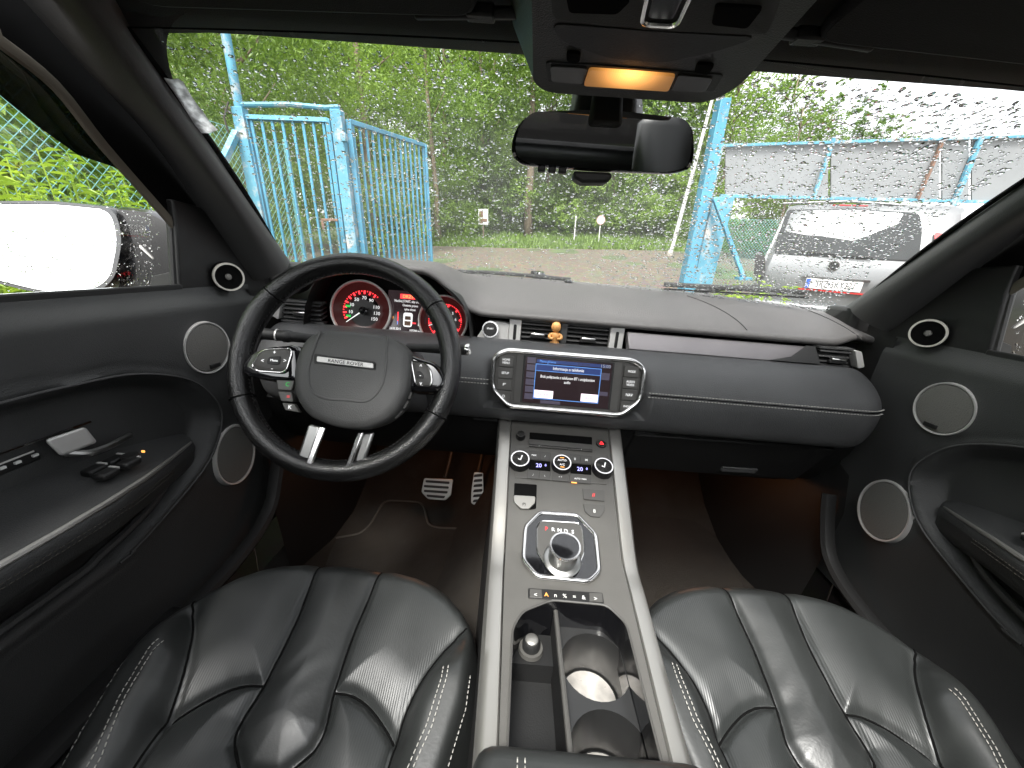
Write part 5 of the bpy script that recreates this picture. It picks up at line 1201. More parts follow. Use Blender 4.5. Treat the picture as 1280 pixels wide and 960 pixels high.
    # smoked wind deflector along the top of the window
    up_ = [HX(x, y, .748) for x, y in ((232, 290), (186, 240), (130, 183), (70, 112), (0, 58), (-60, 15))]; lo2 = [HX(x, y, .752) for x, y in ((214, 275), (180, 226), (140, 208), (98, 194), (50, 160), (-60, 70))]
    b = MB(); b.grid([up_, [p.lerp(q, .5)+V((s*.006, 0, 0)) for p, q in zip(up_, lo2)], lo2]); b.build('wind_deflector', M['smoke'], t)
    # outside mirror
    def MY(px, py, y): p = at(px, py, 'Y', y); return X(-p.x, p.y, p.z)
    go = [(138, 262), (147, 300), (138, 345), (122, 360), (60, 366), (0, 352), (-60, 335), (-90, 300), (-75, 268), (-20, 255), (60, 254)]
    nrm_ = V((.20*-s, -1, .12)).normalized()
    p0_ = X(.86, .735, -.03)
    def MG(px, py, k=0):
        d = ray(px, py); pl0 = V((-.86, .735, -.03)); nl = V((.20, -1, .10)).normalized(); p = CAM + d*(((pl0+nl*k-CAM).dot(nl))/d.dot(nl)); return X(-p.x, p.y, p.z)
    nl = V((-s*.20, -1, .10)).normalized()
    g = rounded([MG(*q) for q in go], .03, 4); c = sum(g, V())/len(g)
    b = MB(); b.grid([[c+(p-c)*1.00 for p in g], [c+(p-c)*1.06 for p in g], [c+(p-c)*1.10-nl*.012 for p in g], [c+(p-c)*1.10-nl*.05 for p in g], [c+(p-c)*.92-nl*.10 for p in g], [c+(p-c)*.5-nl*.13 for p in g]], closed=True)
    b.f.append(tuple(range(len(b.v)-len(g), len(b.v)))); sm = b.build('side_mirror', M['carpaint'], t, angle=50)
    b = MB(); b.prism([c+(p-c)*1.01-nl*.003 for p in g], nl*-.003); b.build('mirror_glass', M['mirror'], sm)
    inn = [(146, 258), (190, 262), (224, 280), (230, 300), (230, 362), (180, 362), (140, 366)]
    q = rounded([MY(x, y, .76) for x, y in inn], .012, 3); b = MB(); cq = sum(q, V())/len(q)
    b.grid([[cq+(p-cq)*.93+V((0, -.012, 0)) for p in q], q, [p+V((0, .06, -.002)) for p in q]], closed=True); b.add([cq+(p-cq)*.93+V((0, -.012, 0)) for p in q], [tuple(range(len(q)))]); b.build('mirror_arm', M['carpaint'], sm, angle=50)
    q = [MY(x, y, .742) for x, y in ((190, 345), (222, 338), (226, 358), (186, 360))]; b = MB(); b.prism(q, (0, .004, 0)); b.build('arm_reflector', M['rubber'], sm, bevel=.001)
    q = [MY(x, y, .745) for x, y in ((174, 306), (190, 322), (191, 324), (174, 309))]; b = MB(); b.prism(q, (0, .004, 0)); b.build('arm_line', M['silver'], sm)
    b = MB(); b.box(MY(208, 267, .75), (.012, .012, .018)); b.build('turn_lamp', M['yellow'], sm, bevel=.003)
    cz, sz = (-.30, .12), None
    def md(r):
        if r.random() < .62:
            i = r.randrange(len(g)); p = g[i].lerp(g[(i+1) % len(g)], r.random()); k = r.uniform(.2, 1.09); return c+(p-c)*k+nl*(.0008 if k < 1.0 else .0003), nl, V((1, 0, 0)), 1
        x, y = r.uniform(146, 190), r.uniform(262, 362); return MY(x, y, .7475), V((0, -1, 0)), V((1, 0, 0)), 1
    b = drops(620 if s < 0 else 260, md, .0010, .0026, 11)
    tag(b.build('raindrops', M['water'], angle=0), wet, 'raindrops', kind='stuff')
    def gd(r):
        y, z = r.uniform(.35, .69), -.088+.16*r.random()**2.2; return X(.7388, y, z), V((s, 0, 0)), V((0, 1, 0)), 1
    b = drops(150, gd, .0008, .0018, 12); tag(b.build('raindrops', M['water'], angle=0), wet.replace('outside mirror', 'door window low edge'), 'raindrops', kind='stuff')
door(-1, 'driver side door with chrome handle, speaker and wet outside mirror full of sky', 'raindrops clinging to the driver side outside mirror')
door(1, 'passenger side door with round speakers, seen at the right edge', 'raindrops clinging to the passenger side outside mirror')

# ================================================================ wipers outside the glass
def wiper(lab, base, blade, thick):
    t = thing('windscreen_wiper', lab, 'wiper', base, 'windscreen wipers')
    P = [WSP(u, v)+V((0, .012, .018)) for u, v in blade]
    b = MB(); b.tube(P, thick, 8, flat=1.5); b.build('blade', M['rubber'], t)
    b = MB(); b.tube([p-V((0, .006, .012)) for p in P], .0025, 6); b.build('blade_edge', M['black'], t)
    b = MB(); b.tube(spline([V(base)+V((0, 0, .01)), V(base).lerp(P[len(P)//2], .5)+V((0, 0, .012)), P[len(P)//2]+V((0, .004, .008))], 5), .006, 8); b.build('arm', M['rubber'], t)
    b = MB(); b.lathe([(.022, -.01), (.020, .012), (.012, .022), (0, .023)], base, (0, -.2, 1), 20); b.build('pivot_cap', M['gloss'], t)
wiper('black wiper lying along the glass below the silver van', (.40, 1.135, -.045), [(.40, .062), (.55, .072), (.72, .082), (.86, .092)], .0042)
wiper('black wiper at the foot of the glass ahead of the dials', (-.06, 1.165, -.040), [(-.5, .03), (-.3, .045), (-.12, .045), (.04, .04)], .0035)
# ================================================================ the yard and wood outside (OUT frame: x right, y ahead, z up, camera at the origin)
TZ = [(-60, GZ), (7, GZ), (25, -.60), (27, -.42), (32, .42), (60, 2.0), (160, 4), (600, 8)]
def tz(x, y): return interp(TZ, y) + .03*math.sin(x*.7+y*.4)*sst(3, 12, y)
def groundmat():
    m = mat('gravel and dirt', (.27, .225, .17), .9, bump=('n', 25, 1.0)); t = m.node_tree; b_ = t.nodes['Principled BSDF']
    tc = nd(t, 'ShaderNodeTexCoord'); n1 = nd(t, 'ShaderNodeTexNoise'); n1.inputs['Scale'].default_value = .35; n1.inputs['Detail'].default_value = 8
    n2 = nd(t, 'ShaderNodeTexVoronoi'); n2.inputs['Scale'].default_value = 9
    t.links.new(tc.outputs['Object'], n1.inputs[0]); t.links.new(tc.outputs['Object'], n2.inputs[0])
    m1 = nd(t, 'ShaderNodeMix', data_type='RGBA'); m1.inputs[6].default_value = (.155, .125, .085, 1); m1.inputs[7].default_value = (.10, .088, .068, 1); t.links.new(n1.outputs[0], m1.inputs[0])
    m2 = nd(t, 'ShaderNodeMix', data_type='RGBA', blend_type='MULTIPLY'); m2.inputs[0].default_value = .5; t.links.new(m1.outputs[2], m2.inputs[6]); t.links.new(n2.outputs['Color'], m2.inputs[7])
    t.links.new(m2.outputs[2], b_.inputs['Base Color']); return m
M['gravel'] = groundmat()
M['earth'] = mat('grassy earth', (.06, .085, .03), .95, bump=('n', 8, 1), var=(.8, .4), wear=(.6, .58, .7, (.20, .165, .11)))
ys_ = [-60, -30, -15, -8, -4, -2, 0, 2, 4, 6, 7, 8, 10, 12, 15, 18, 21, 25, 27, 29, 32, 36, 42, 50, 60, 80, 110, 160, 250, 600]
xs_ = [-600, -250, -120, -70, -45, -30, -22, -16, -12, -9, -6, -4, -2, 0, 2, 4, 6, 9, 12, 16, 22, 30, 45, 70, 120, 250, 600]
b = MB(); b.grid([[V((x, y, tz(x, y)-.006)) for x in xs_] for y in ys_]); tag(b.build('ground', M['earth'], xf=OUT), kind='structure')
b = MB(); rys = [4+.5*i for i in range(43)]
def redge(x): return 24.6+.25*math.sin(x*.8)+.12*math.sin(x*2.3)-.03*x
b.grid([[V((x, 3+(redge(x)-3)*j/42, tz(x, 3+(redge(x)-3)*j/42)+.004)) for x in [-40+i for i in range(81)]] for j in range(43)])
tag(b.build('gravel_road', M['gravel'], xf=OUT), kind='structure')
b = MB(); b.grid([[V((x, y, GZ+.0005)) for x in (-30, -2.4, 0, 3, 30)] for y in (-40, -5, 0, 3.1)]); tag(b.build('yard', M['gravel'], xf=OUT), kind='structure')
# ---- grass on the bank
def blade(b, p, h, r, wd=.02):
    a = r.random()*6.3; d = V((math.cos(a), math.sin(a), 0)); l = V((r.uniform(-.4, .4), r.uniform(-.4, .4), 0))*h
    b.add([p-d*wd, p+d*wd, p+l*.5+V((0, 0, h*.6))+d*wd*.7, p+l+V((0, 0, h))], [(0, 1, 2), (0, 2, 3)])
r = random.Random(5); b = MB()
for i in range(24000):
    x = r.uniform(-9, 16); y = redge(x)+.1+7*r.random()**1.5; blade(b, V((x, y, tz(x, y)-.02)), r.uniform(.2, .6)*(.5+.5*sst(.0, 1.2, y-redge(x))), r, .045)
for i in range(1500):
    x = r.gauss(2.0, .55); y = r.gauss(3.4, .35); blade(b, V((x, y, GZ-.02)), r.uniform(.12, .55), r, .008)
tag(b.build('grass', M['grass'], angle=0, xf=OUT, smooth=False), 'long wet green grass on the bank beyond the gravel and by the right gate post', 'grass', kind='stuff')
# ---- trees
def leaf(b, p, s, r):
    n_ = V((r.gauss(0, 1), r.gauss(0, 1), r.gauss(.5, .8))).normalized(); X_, Y_, Z_ = basis(n_); a = r.random()*6.3
    x = X_*math.cos(a)+Y_*math.sin(a); y = Z_.cross(x); l = s*r.uniform(.7, 1.3); w_ = l*.36
    b.add([p-x*l*.5, p+y*w_*.5+Z_*l*.08, p+x*l*.5, p-y*w_*.5+Z_*l*.08], [(0, 1, 2), (0, 2, 3)])
def crownmesh(seed, blobs, nl, s, name):
    r = random.Random(seed); b = MB(); tot = sum(q[1]**2 for q in blobs)
    for (c, rad, fl) in blobs:
        k = int(nl*rad*rad/tot); nc = max(6, k//22)
        cl_ = []
        for _ in range(nc):
            d = V((r.gauss(0, 1), r.gauss(0, 1), r.gauss(0, 1))).normalized(); cl_.append(V(c)+V((d.x, d.y, d.z*fl))*rad*r.uniform(.55, 1.08))
        for i in range(k):
            q = cl_[r.randrange(nc)]; leaf(b, q+V((r.gauss(0, .16), r.gauss(0, .16), r.gauss(0, .13)))*rad*.75, s, r)
    me_o = b.build(name, M['leaf'], angle=0, smooth=False); me = me_o.data; bpy.data.objects.remove(me_o); return me
def treeblobs(seed, h, cw, z0):
    r = random.Random(seed); L = []
    n = int(h*.9)
    for i in range(n):
        t = i/(n-1); z = lerp(z0, h*.95, t); w_ = cw*(.55+.6*math.sin(math.pi*min(1, .18+t*.8)))*(1-.55*max(0, t-.7)/.3)
        a = r.random()*6.3+i*2.4; L.append(((math.cos(a)*w_*.5, math.sin(a)*w_*.5, z), w_*r.uniform(.42, .6), .75))
    return L
crowns = [crownmesh(20+k, treeblobs(20+k, h, cw, z0), 11000, ls*.80, 'crown') for k, (h, cw, z0, ls) in enumerate(((17, 3.6, 1.2, .34), (19, 4.0, 2.5, .36), (15, 3.3, .8, .32), (20, 3.8, 6.5, .36)))]
near_crowns = [crownmesh(90+k, treeblobs(20+k*2, h, cw, z0), 15000, .20, 'crown') for k, (h, cw, z0) in enumerate(((17, 3.6, 1.2), (15, 3.3, .8)))]
bushes = [crownmesh(40+k, [((math.cos(a)*w_*.45, math.sin(a)*w_*.45, z), w_*.5, .8) for a, z, w_ in ((0, .6, 1.5), (2, 1.3, 1.6), (4, 1.0, 1.4), (5, 2.0, 1.3), (1, 2.6, 1.0))], 3800, .15, 'crown') for k in range(2)]
def trunkmesh(seed, h, r0, limbs):
    r = random.Random(seed); b = MB(); x = y = 0; P = []
    for i in range(9): P.append(V((x, y, h*i/8-.3))); x += r.gauss(0, .10); y += r.gauss(0, .10)
    b.tube(P, [r0*(1.25 if i == 0 else 1-.1*i) for i in range(9)], 9)
    for k in range(limbs):
        i = r.randrange(3, 8); a = r.random()*6.3; d = V((math.cos(a), math.sin(a), r.uniform(.4, 1.0))); L = r.uniform(1.2, 2.6)
        b.tube([P[i], P[i]+d*L*.5+V((0, 0, .1)), P[i]+d*L+V((0, 0, .35))], [r0*.35, r0*.22, r0*.08], 6)
    o = b.build('trunk', M['bark'], angle=0); me = o.data; bpy.data.objects.remove(o); return me
trunks = [trunkmesh(60+k, h, r0, 9) for k, (h, r0) in enumerate(((15, .2), (17, .24), (13, .17), (18.5, .30)))]
def tree(x, y, k, sc_, lab, grp, dark=False, rz=None, near=False):
    t = thing('tree', lab, 'tree', (x, y, tz(x, y)-.1), grp, OUT)
    for nm, me in (('trunk', trunks[k]), ('crown', near_crowns[k % 2] if near else crowns[k])):
        o = bpy.data.objects.new(nm, me); col.objects.link(o); o.parent = t; o.scale = (sc_, sc_, sc_); o.rotation_euler = (0, 0, rnd.random()*6.3 if rz is None else rz)
        if nm == 'crown' and dark: o.material_slots[0].link = 'OBJECT'; o.material_slots[0].material = M['leafdark']
    return t
G1 = 'forest trees beyond the road'
L1 = 'leafy green forest tree in the dense wood beyond the road'
front = [(-21, 33), (-17.5, 31), (-14, 33.5), (-11, 31.5), (-8, 33), (-5, 31.5), (-2.2, 33.5), (2.6, 32), (5, 33.8), (7.8, 32), (10.6, 33), (13.4, 34), (16, 33)]
for i, (x, y) in enumerate(front): tree(x, y, (0, 2, 1)[i % 3], rnd.uniform(.95, 1.15), L1, G1, i in (1, 10))
for i in range(15): tree(-30+3.6*i+rnd.uniform(-.8, .8), 41+rnd.uniform(-2, 4), (1, 0, 3, 2)[i % 4], rnd.uniform(1.15, 1.4) if i < 13 else .8, L1, G1, i % 3 != 0)
tree(1.15, 29.0, 3, 1.0, 'tall forest tree with a thick bare brown trunk left of the rear-view mirror', None, rz=1.0)
for i, (x, y, s_) in enumerate(((-8.5, 14, .9), (-11, 18, .95), (-6.2, 19, .85), (-14, 22, 1), (-9.5, 24, 1.0), (-4.6, 26, .8), (-14, 12, .9))):
    tree(x, y, (2, 0, 1)[i % 3], s_, 'broad leafy tree close behind the blue gate', 'trees close behind the blue gate', i % 3 == 1, near=True)
for i, (x, y, s_) in enumerate(((13.0, 21, .62), (14.2, 22, .56), (15.8, 22.4, .56), (17.2, 22, .54), (18.7, 23, .50), (20.2, 23.5, .43), (22.4, 24.5, .35), (12.2, 19, .42), (14.6, 19.5, .36))):
    tree(x, y, (2, 0)[i % 2] if s_ < .5 else 2, s_, 'lower leafy tree rising behind the grey panel wall', 'trees behind the grey panel wall', i % 3 == 0)
for i, (x, y, s_) in enumerate(((-7.5, 28.5, 1.3), (-5.2, 29.3, 1.6), (-3.0, 29.2, 1.3), (-1.2, 30, 1.9), (2.9, 29.8, 1.5), (4.6, 29.8, 1.8), (6.6, 29.4, 1.3), (8.8, 29.4, 1.7), (11.5, 28.5, 1.3), (13.6, 28.4, 1.5), (-10, 28, 1.4), (15.6, 28, 1.4), (.2, 31, 2.0), (-4.2, 31, 2.1), (6.0, 31.4, 2.2), (10.4, 30.6, 2.0), (-6.3, 30.2, 1.2), (-4.0, 30.0, 1.15), (-2.1, 30.3, 1.2), (-.3, 30.2, 1.1), (1.9, 30.4, 1.25), (3.7, 30.3, 1.2), (5.6, 30.2, 1.15), (7.4, 30.6, 1.3), (9.9, 30.0, 1.2), (-8.6, 30, 1.3))):
    t = thing('bush', 'rounded green bush at the foot of the wood on the bank', 'bush', (x, y, tz(x, y)-.1), 'bushes at the foot of the wood', OUT)
    o = bpy.data.objects.new('foliage', bushes[i % 2]); col.objects.link(o); o.parent = t; o.scale = (s_, s_, s_*.9); o.rotation_euler = (0, 0, i*1.3)
    if i in (4, 8): o.material_slots[0].link = 'OBJECT'; o.material_slots[0].material = M['leafdark']
for i, (x, y, s_, k) in enumerate(((-5.2, -1.5, .5, 2), (-5.6, 1.2, .55, 0), (-5.0, 3.6, .5, 2), (-6.2, 6.0, .6, 1), (-8.5, -.5, .7, 0), (-9, 3, .75, 1), (-8.8, 7.5, .8, 0))):
    tree(x, y, k, s_, 'leafy tree growing behind the turquoise wire fence', 'trees behind the wire fence', i % 2 == 0, near=True)
for i, (x, y, s_) in enumerate(((-3.9, -.6, .75), (-3.8, .8, .8), (-3.5, 2.2, .75), (-3.4, 3.6, .8), (-4.4, 1.5, 1.0), (-4.2, 3.0, 1.0))):
    t = thing('bush', 'dark leafy bush pressed against the far side of the wire fence', 'bush', (x, y, tz(x, y)-.1), 'bushes behind the wire fence', OUT)
    o = bpy.data.objects.new('foliage', bushes[i % 2]); col.objects.link(o); o.parent = t; o.scale = (s_, s_, s_); o.rotation_euler = (0, 0, i*1.7)
# ---- small things on the bank
def gat(px, py):           # terrain point seen at a pixel
    y = 2.0; d = od(px, py, 1.0)
    for i in range(4000):
        y = 3+i*.02; p = d*y
        if p.z < tz(p.x, y): return V((p.x, y, tz(p.x, y)))
    return p
p = od(604, 287, 26.5); z0 = tz(p.x, 26.5)
t = thing('notice_board', 'small faded white and brown board on a stake on the grass bank', 'sign', (p.x, 26.5, z0), None, OUT)
b = MB(); q = od(604, 271, 26.5); b.box((q.x, 26.5, q.z), (.62, .03, .9)); b.build('board', M['plate'], t, xf=OUT, bevel=.01)
b = MB()
for dx_, dz_, w_, h_ in ((-.12, .15, .25, .35), (.1, -.2, .3, .2), (-.15, -.25, .2, .25)): b.box((q.x+dx_, 26.48, q.z+dz_), (w_, .02, h_))
b.build('faded_print', M['rust'], t, xf=OUT)
b = MB(); b.box((q.x, 26.55, (z0+q.z)/2-.1), (.08, .08, q.z-z0+.6)); b.build('stake', M['bark'], t, xf=OUT)
p = od(751, 275, 26); z0 = tz(p.x, 26)
t = thing('round_sign', 'small round white road sign on a thin post by the wood', 'sign', (p.x, 26, z0), None, OUT)
b = MB(); b.lathe([(.26, 0), (.26, .02), (0, .025)], (p.x, 26, p.z), (0, -1, 0), 24); b.build('disc', M['plate'], t, xf=OUT)
b = MB(); b.ringlathe([(.21, .021), (.21, .03), (.27, .03), (.27, .0)], (p.x, 26, p.z), (0, -1, 0), 24); b.build('red_rim', mat('faded red', (.5, .3, .28), .6), t, xf=OUT)
b = MB(); b.box((p.x, 26, p.z), (.2, .06, .05)); b.build('mark', M['ink'], t, xf=OUT)
b = MB(); b.tube([V((p.x, 26.04, z0-.2)), V((p.x, 26.04, p.z+.2))], .035, 8); b.build('post', M['pole'], t, xf=OUT)
for px, py0, py1, lb in ((718, 293, 271, 'thin pale marker stake standing in the bank grass'), (860, 300, 276, 'pale stake with a small cap beside the leaning white pole')):
    p = gat(px, 300) if px > 800 else od(px, 292, 26); y = p.y; a, c = od(px, py0, y), od(px+2, py1, y)
    t = thing('marker_stake', lb, 'stake', a, None, OUT); b = MB(); b.tube([a-V((0, 0, .3)), c], .04, 8); b.build('post', M['pole'], t, xf=OUT)
    b = MB(); b.box(c, (.12 if px < 800 else .3, .08, .10)); b.build('cap', M['pole'], t, xf=OUT, bevel=.02)
a = gat(837, 319); c = od(890.5, 122, a.y-.4); t = thing('leaning_pole', 'tall thin white pole leaning beside the right gate post', 'pole', a, None, OUT)
b = MB(); e = a+(c-a)*1.25; b.tube([a-V((0, 0, .2)), a.lerp(e, .5)+V((.03, 0, 0)), e], [.10, .085, .06], 10); b.build('shaft', M['pole'], t, xf=OUT)
b = MB(); b.lathe([(.13, 0), (.12, .25), (.08, .3)], a-V((0, 0, .05)), (0, 0, 1), 12); b.build('foot', M['stone'], t, xf=OUT)
for i, (px, py, s_) in enumerate(((616, 304, .42), (622, 303, .35), (637, 306, .4), (691, 307, .38))):
    p = gat(px, py); r = random.Random(80+i); b = MB(); rows = []
    for j in range(6):
        q = j/5; rows.append([p+V((math.cos(a)*s_*math.sin(math.pi*(.12+.8*q))*r.uniform(.7, 1.25), math.sin(a)*s_*.7*math.sin(math.pi*(.12+.8*q)), -.1+s_*1.3*q*.8)) for a in [2*math.pi*k/9 for k in range(9)]])
    b.grid(rows, closed=True); b.f.append(tuple(range(len(b.v)-9, len(b.v))))
    tag(b.build('stone', M['stone'], xf=OUT, angle=30), 'pale weathered stone lying at the edge of the gravel road', 'stone', 'stones along the road edge')

# ================================================================ blue gate at the left
YG = 3.0
def bar(parent, a, c, w_, d_, m, name):
    a, c = V(a), V(c); ax = (c-a); X_, Y_, Z_ = basis(ax, (1, 0, 0)); L = ax.length
    b = MB(); b.add([a+X_*x*w_/2+Y_*y*d_/2+Z_*z*L for z in (0, 1) for x, y in ((-1, -1), (1, -1), (1, 1), (-1, 1))], [(3, 2, 1, 0), (4, 5, 6, 7), (0, 1, 5, 4), (1, 2, 6, 5), (2, 3, 7, 6), (3, 0, 4, 7)])
    return b.build(name, m, parent, xf=OUT, bevel=.003)
gl_ = lambda p: V((p.x, p.y, GZ-.05))
# mast with brace
ms = thing('gate_mast', 'tall blue steel mast with peeling paint and a slanting brace at the left', 'gate post', gl_(od(305, 170, YG)), None, OUT)
top, midp = od(276, 10, YG), od(299, 135, YG); low = od(330, 292, YG)
ext = lambda a, c, z: a+(c-a)*((z-a.z)/(c.z-a.z))
foot = ext(midp, low, GZ-.05)
b = MB(); b.tube([midp-(top-midp)*.05, top+(top-midp)*.5], .027, 12); b.build('pipe', M['bluerust'], ms, xf=OUT)
bar(ms, foot, midp+(midp-low)*.0, .07, .07, M['bluerust'], 'lower_post')
bar(ms, od(296, 165, YG-.03), od(268, 225, YG-.25), .04, .04, M['bluerust'], 'brace')
b = MB(); b.tube([od(292, 130, YG)-V((0, .05, 0)), od(288, 150, YG)-V((0, .06, 0)), od(292, 168, YG)-V((0, .05, 0))], .006, 6); b.build('wire_tie', M['piping'], ms, xf=OUT)
# fixed side panel
def barpanel(nm, lab, A, B_, zt, n, post_l, post_r, wbar, grp=None):
    t = thing(nm, lab, 'gate', V((A.x, A.y, GZ-.05)), grp, OUT)
    first = None
    for k in range(n):
        f = (k+.5)/n; p = A.lerp(B_, f); z1 = zt(f)
        if first is None:
            first = bar(t, V((p.x, p.y, GZ+.12)), V((p.x, p.y, z1)), wbar, wbar, M['blue'], 'bar'); p00, h0 = p, z1
        else:
            o = first.copy(); col.objects.link(o); o.location = (p.x-p00.x, p.y-p00.y, z1-h0)
    for nm2, z in (('top_rail', zt), ('bottom_rail', lambda f: GZ+.15)):
        bar(t, V((A.x, A.y, z(0))), V((B_.x, B_.y, z(1))), .03, .03, M['blue'], nm2)
    for p, w_, m_, nm2, f in post_l+post_r:
        bar(t, V((p.x, p.y, GZ-.05)), V((p.x, p.y, zt(f)+.01)), w_, w_, m_, nm2)
    return t
A, B_ = od(308, 152, YG), od(410, 150, YG+.02); z1, z2 = od(308, 147, YG).z, od(410, 151, YG+.02).z
t = barpanel('gate_side_panel', 'light blue barred side panel fixed between the mast and the gate post', A, B_, lambda f: lerp(z1, z2, f), 8, [(A, .03, M['blue'], 'frame_upright', 0)], [(B_, .03, M['blue'], 'frame_upright', 1)], .016)
a, c = od(302, 131, YG), od(424, 134, YG); b = MB(); b.tube([a, a.lerp(c, .5)+V((0, 0, .008)), a.lerp(c, .85)-V((0, 0, .006)), c], .016, 8); b.build('top_bar', M['bluerust'], t, xf=OUT)
gpst = thing('gate_post', 'square light blue gate post with rust marks and a bolt between panel and leaf', 'gate post', V((od(424, 140, YG).x, YG, GZ-.05)), None, OUT)
pt = od(421, 138, YG); bar(gpst, V((pt.x, YG, GZ-.05)), pt, .07, .07, M['bluerust'], 'post')
pt2 = od(430, 172, YG-.05); b = MB(); b.box(pt2, (.035, .04, .05)); b.build('hinge', M['bluerust'], gpst, xf=OUT, bevel=.004)
pt3 = od(412, 275, YG-.06); b = MB(); b.box(pt3, (.12, .02, .018)); b.box(pt3+V((-.05, 0, -.035)), (.018, .02, .06)); b.build('latch', M['rust'], gpst, xf=OUT, bevel=.004)
A, B_ = od(437, 160, YG+.04), od(531, 185, 3.9); zA, zB = od(437, 152, YG+.04).z, od(531, 182, 3.9).z
barpanel('gate_leaf', 'open light blue barred gate leaf swung away from the car', A, B_, lambda f: lerp(zA, zB, f), 14, [(A, .034, M['blue'], 'frame_upright', 0)], [(B_, .036, M['blue'], 'frame_upright', 1)], .016)
# ---- right post of the gate with its brace
YR = 3.3
rp_ = thing('gate_post', 'wide light blue steel gate post with slanting brace beside the silver van', 'gate post', V((od(870, 300, YR).x, YR, GZ-.05)), None, OUT)
def slab(parent, q, y, dep, m, nm, extend=True):
    P_ = [od(x, yy, y) for x, yy in q]
    b = MB(); b.prism(P_, (0, dep, 0)); return b.build(nm, m, parent, xf=OUT, bevel=.004)
tl_, tr_, bl_, br_ = od(902, 122, YR), od(915, 122, YR), od(853, 360, YR), od(866, 360, YR)
fl_ = ext(tl_, bl_, GZ-.05); fr_ = ext(tr_, br_, GZ-.05)
b = MB(); b.prism([tl_, tr_, fr_, fl_], (0, .10, 0)); b.build('flange', M['blue'], rp_, xf=OUT, bevel=.004)
a1, a2, a3 = od(893, 246, YR+.02), od(919, 246, YR+.05), od(893, 345, YR+.05); f1 = ext(od(893, 246, YR+.02), od(866, 358, YR+.02), GZ-.05); f2 = ext(a2, a3, GZ-.05)
b = MB(); b.prism([a1, a2, f2, f1], (0, .06, 0)); b.build('web_plate', M['bluerust'], rp_, xf=OUT, bevel=.004)
bar(rp_, od(893, 248, YR-.03), ext(od(893, 248, YR-.03), od(929, 347, YR-.1), od(929, 347, YR-.1).z), .030, .030, M['blue'], 'brace')
b = MB(); b.box(od(929, 348, YR-.1), (.10, .08, .02)); b.build('brace_foot', M['blue'], rp_, xf=OUT)
# ---- grey panel wall on a blue frame behind the van
YP = 9.0
pw_ = thing('panel_wall', 'grey sheet panel wall on a light blue steel frame behind the silver van', 'wall', V((od(1050, 250, YP).x, YP, GZ)), None, OUT)
xsP = [905, 1037, 1176, 1213, 1300, 1400]
ztop = lambda px: lerp(182, 170, (px-905)/395); zbot = lambda px: lerp(245, 254, (px-905)/395)
for k in range(5):
    q = [od(xsP[k]+2, zbot(xsP[k]), YP), od(xsP[k+1]-2, zbot(xsP[k+1]), YP), od(xsP[k+1]-2, ztop(xsP[k+1]), YP), od(xsP[k]+2, ztop(xsP[k]), YP)]
    b = MB(); b.prism(q, (0, .03, 0)); b.build('panel', M['panelgrey'], pw_, xf=OUT)
for zf_, w_ in ((ztop, .05), (zbot, .06)): bar(pw_, od(900, zf_(900), YP-.05), od(1400, zf_(1400), YP-.05), w_, w_, M['bluerust'], 'frame_rail')
for px, m_, w_, full in ((1041, 'bluerust', .06, False), (1178, 'rust', .05, False), (1224, 'bluerust', .10, True), (902, 'bluerust', .08, True), (1390, 'bluerust', .10, True)):
    a, c = od(px, 178, YP-.06), od(px, 250, YP-.06); c = V((a.x-.1, c.y, c.z)); e = V((c.x, c.y, GZ-.05)) if full else c
    bar(pw_, e, V((a.x, a.y, a.z+.08)), w_, .06, M[m_], 'frame_post')
# ---- wire fences
def chain(lab, A, B_, z0, z1, step, rad, posts):
    t = thing('wire_fence', lab, 'fence', V((A.x, A.y, z0)), None, OUT); d = B_-A; L = d.length; d = d/L; nrm = V((-d.y, d.x, 0)); b = MB(); H = z1-z0; n = int((L+H)/step)
    for sgn in (0, 1):
        for k in range(n):
            s0 = k*step-(H if sgn == 0 else 0); s1 = s0+H
            if sgn: s0, s1 = s0, s0-H
            a0, a1 = (s0, z0), (s1, z1)
            lo_, hi_ = 0, 1
            for (pa, pb) in (((a0[0]), (a1[0])),):
                if abs(pb-pa) < 1e-9: continue
                t0 = (0-pa)/(pb-pa); t1 = (L-pa)/(pb-pa); lo_ = max(lo_, min(t0, t1)); hi_ = min(hi_, max(t0, t1))
            if hi_-lo_ < .02: continue
            m = 7 if hi_-lo_ > .4 else 3
            pts = []
            for q in (lo_, hi_):
                s_ = lerp(a0[0], a1[0], q); z = lerp(z0, z1, q); pts.append(A+d*s_+V((0, 0, z-A.z))+nrm*(rad*(1 if sgn else -1)))
            b.tube(pts, rad, 4)
    tag(b.build('mesh_wire', M['wire'], t, xf=OUT, angle=0), kind='stuff')
    for k in range(posts):
        p = A+d*(L*k/max(1, posts-1)); b = MB(); b.tube([V((p.x, p.y, z0-.1)), V((p.x, p.y, z1+.05))], .024, 10); b.build('post', M['wire'], t, xf=OUT)
    for z in (z0+.05, z1): b = MB(); b.tube([V((A.x, A.y, z)), V((B_.x, B_.y, z))], .003, 5); b.build('strand', M['wire'], t, xf=OUT)
    return t
chain('turquoise diamond wire fence with weeds outside the driver side window', V((-2.75, -.6, 0)), V((-2.15, 4.2, 0)), GZ, GZ+2.1, .058, .0022, 3)
chain('thin wire fence below the grey panel wall left of the van', V((od(900, 280, 8.6).x, 8.6, 0)), V((od(1010, 280, 8.6).x, 8.8, 0)), GZ, GZ+1.75, .07, .003, 2)
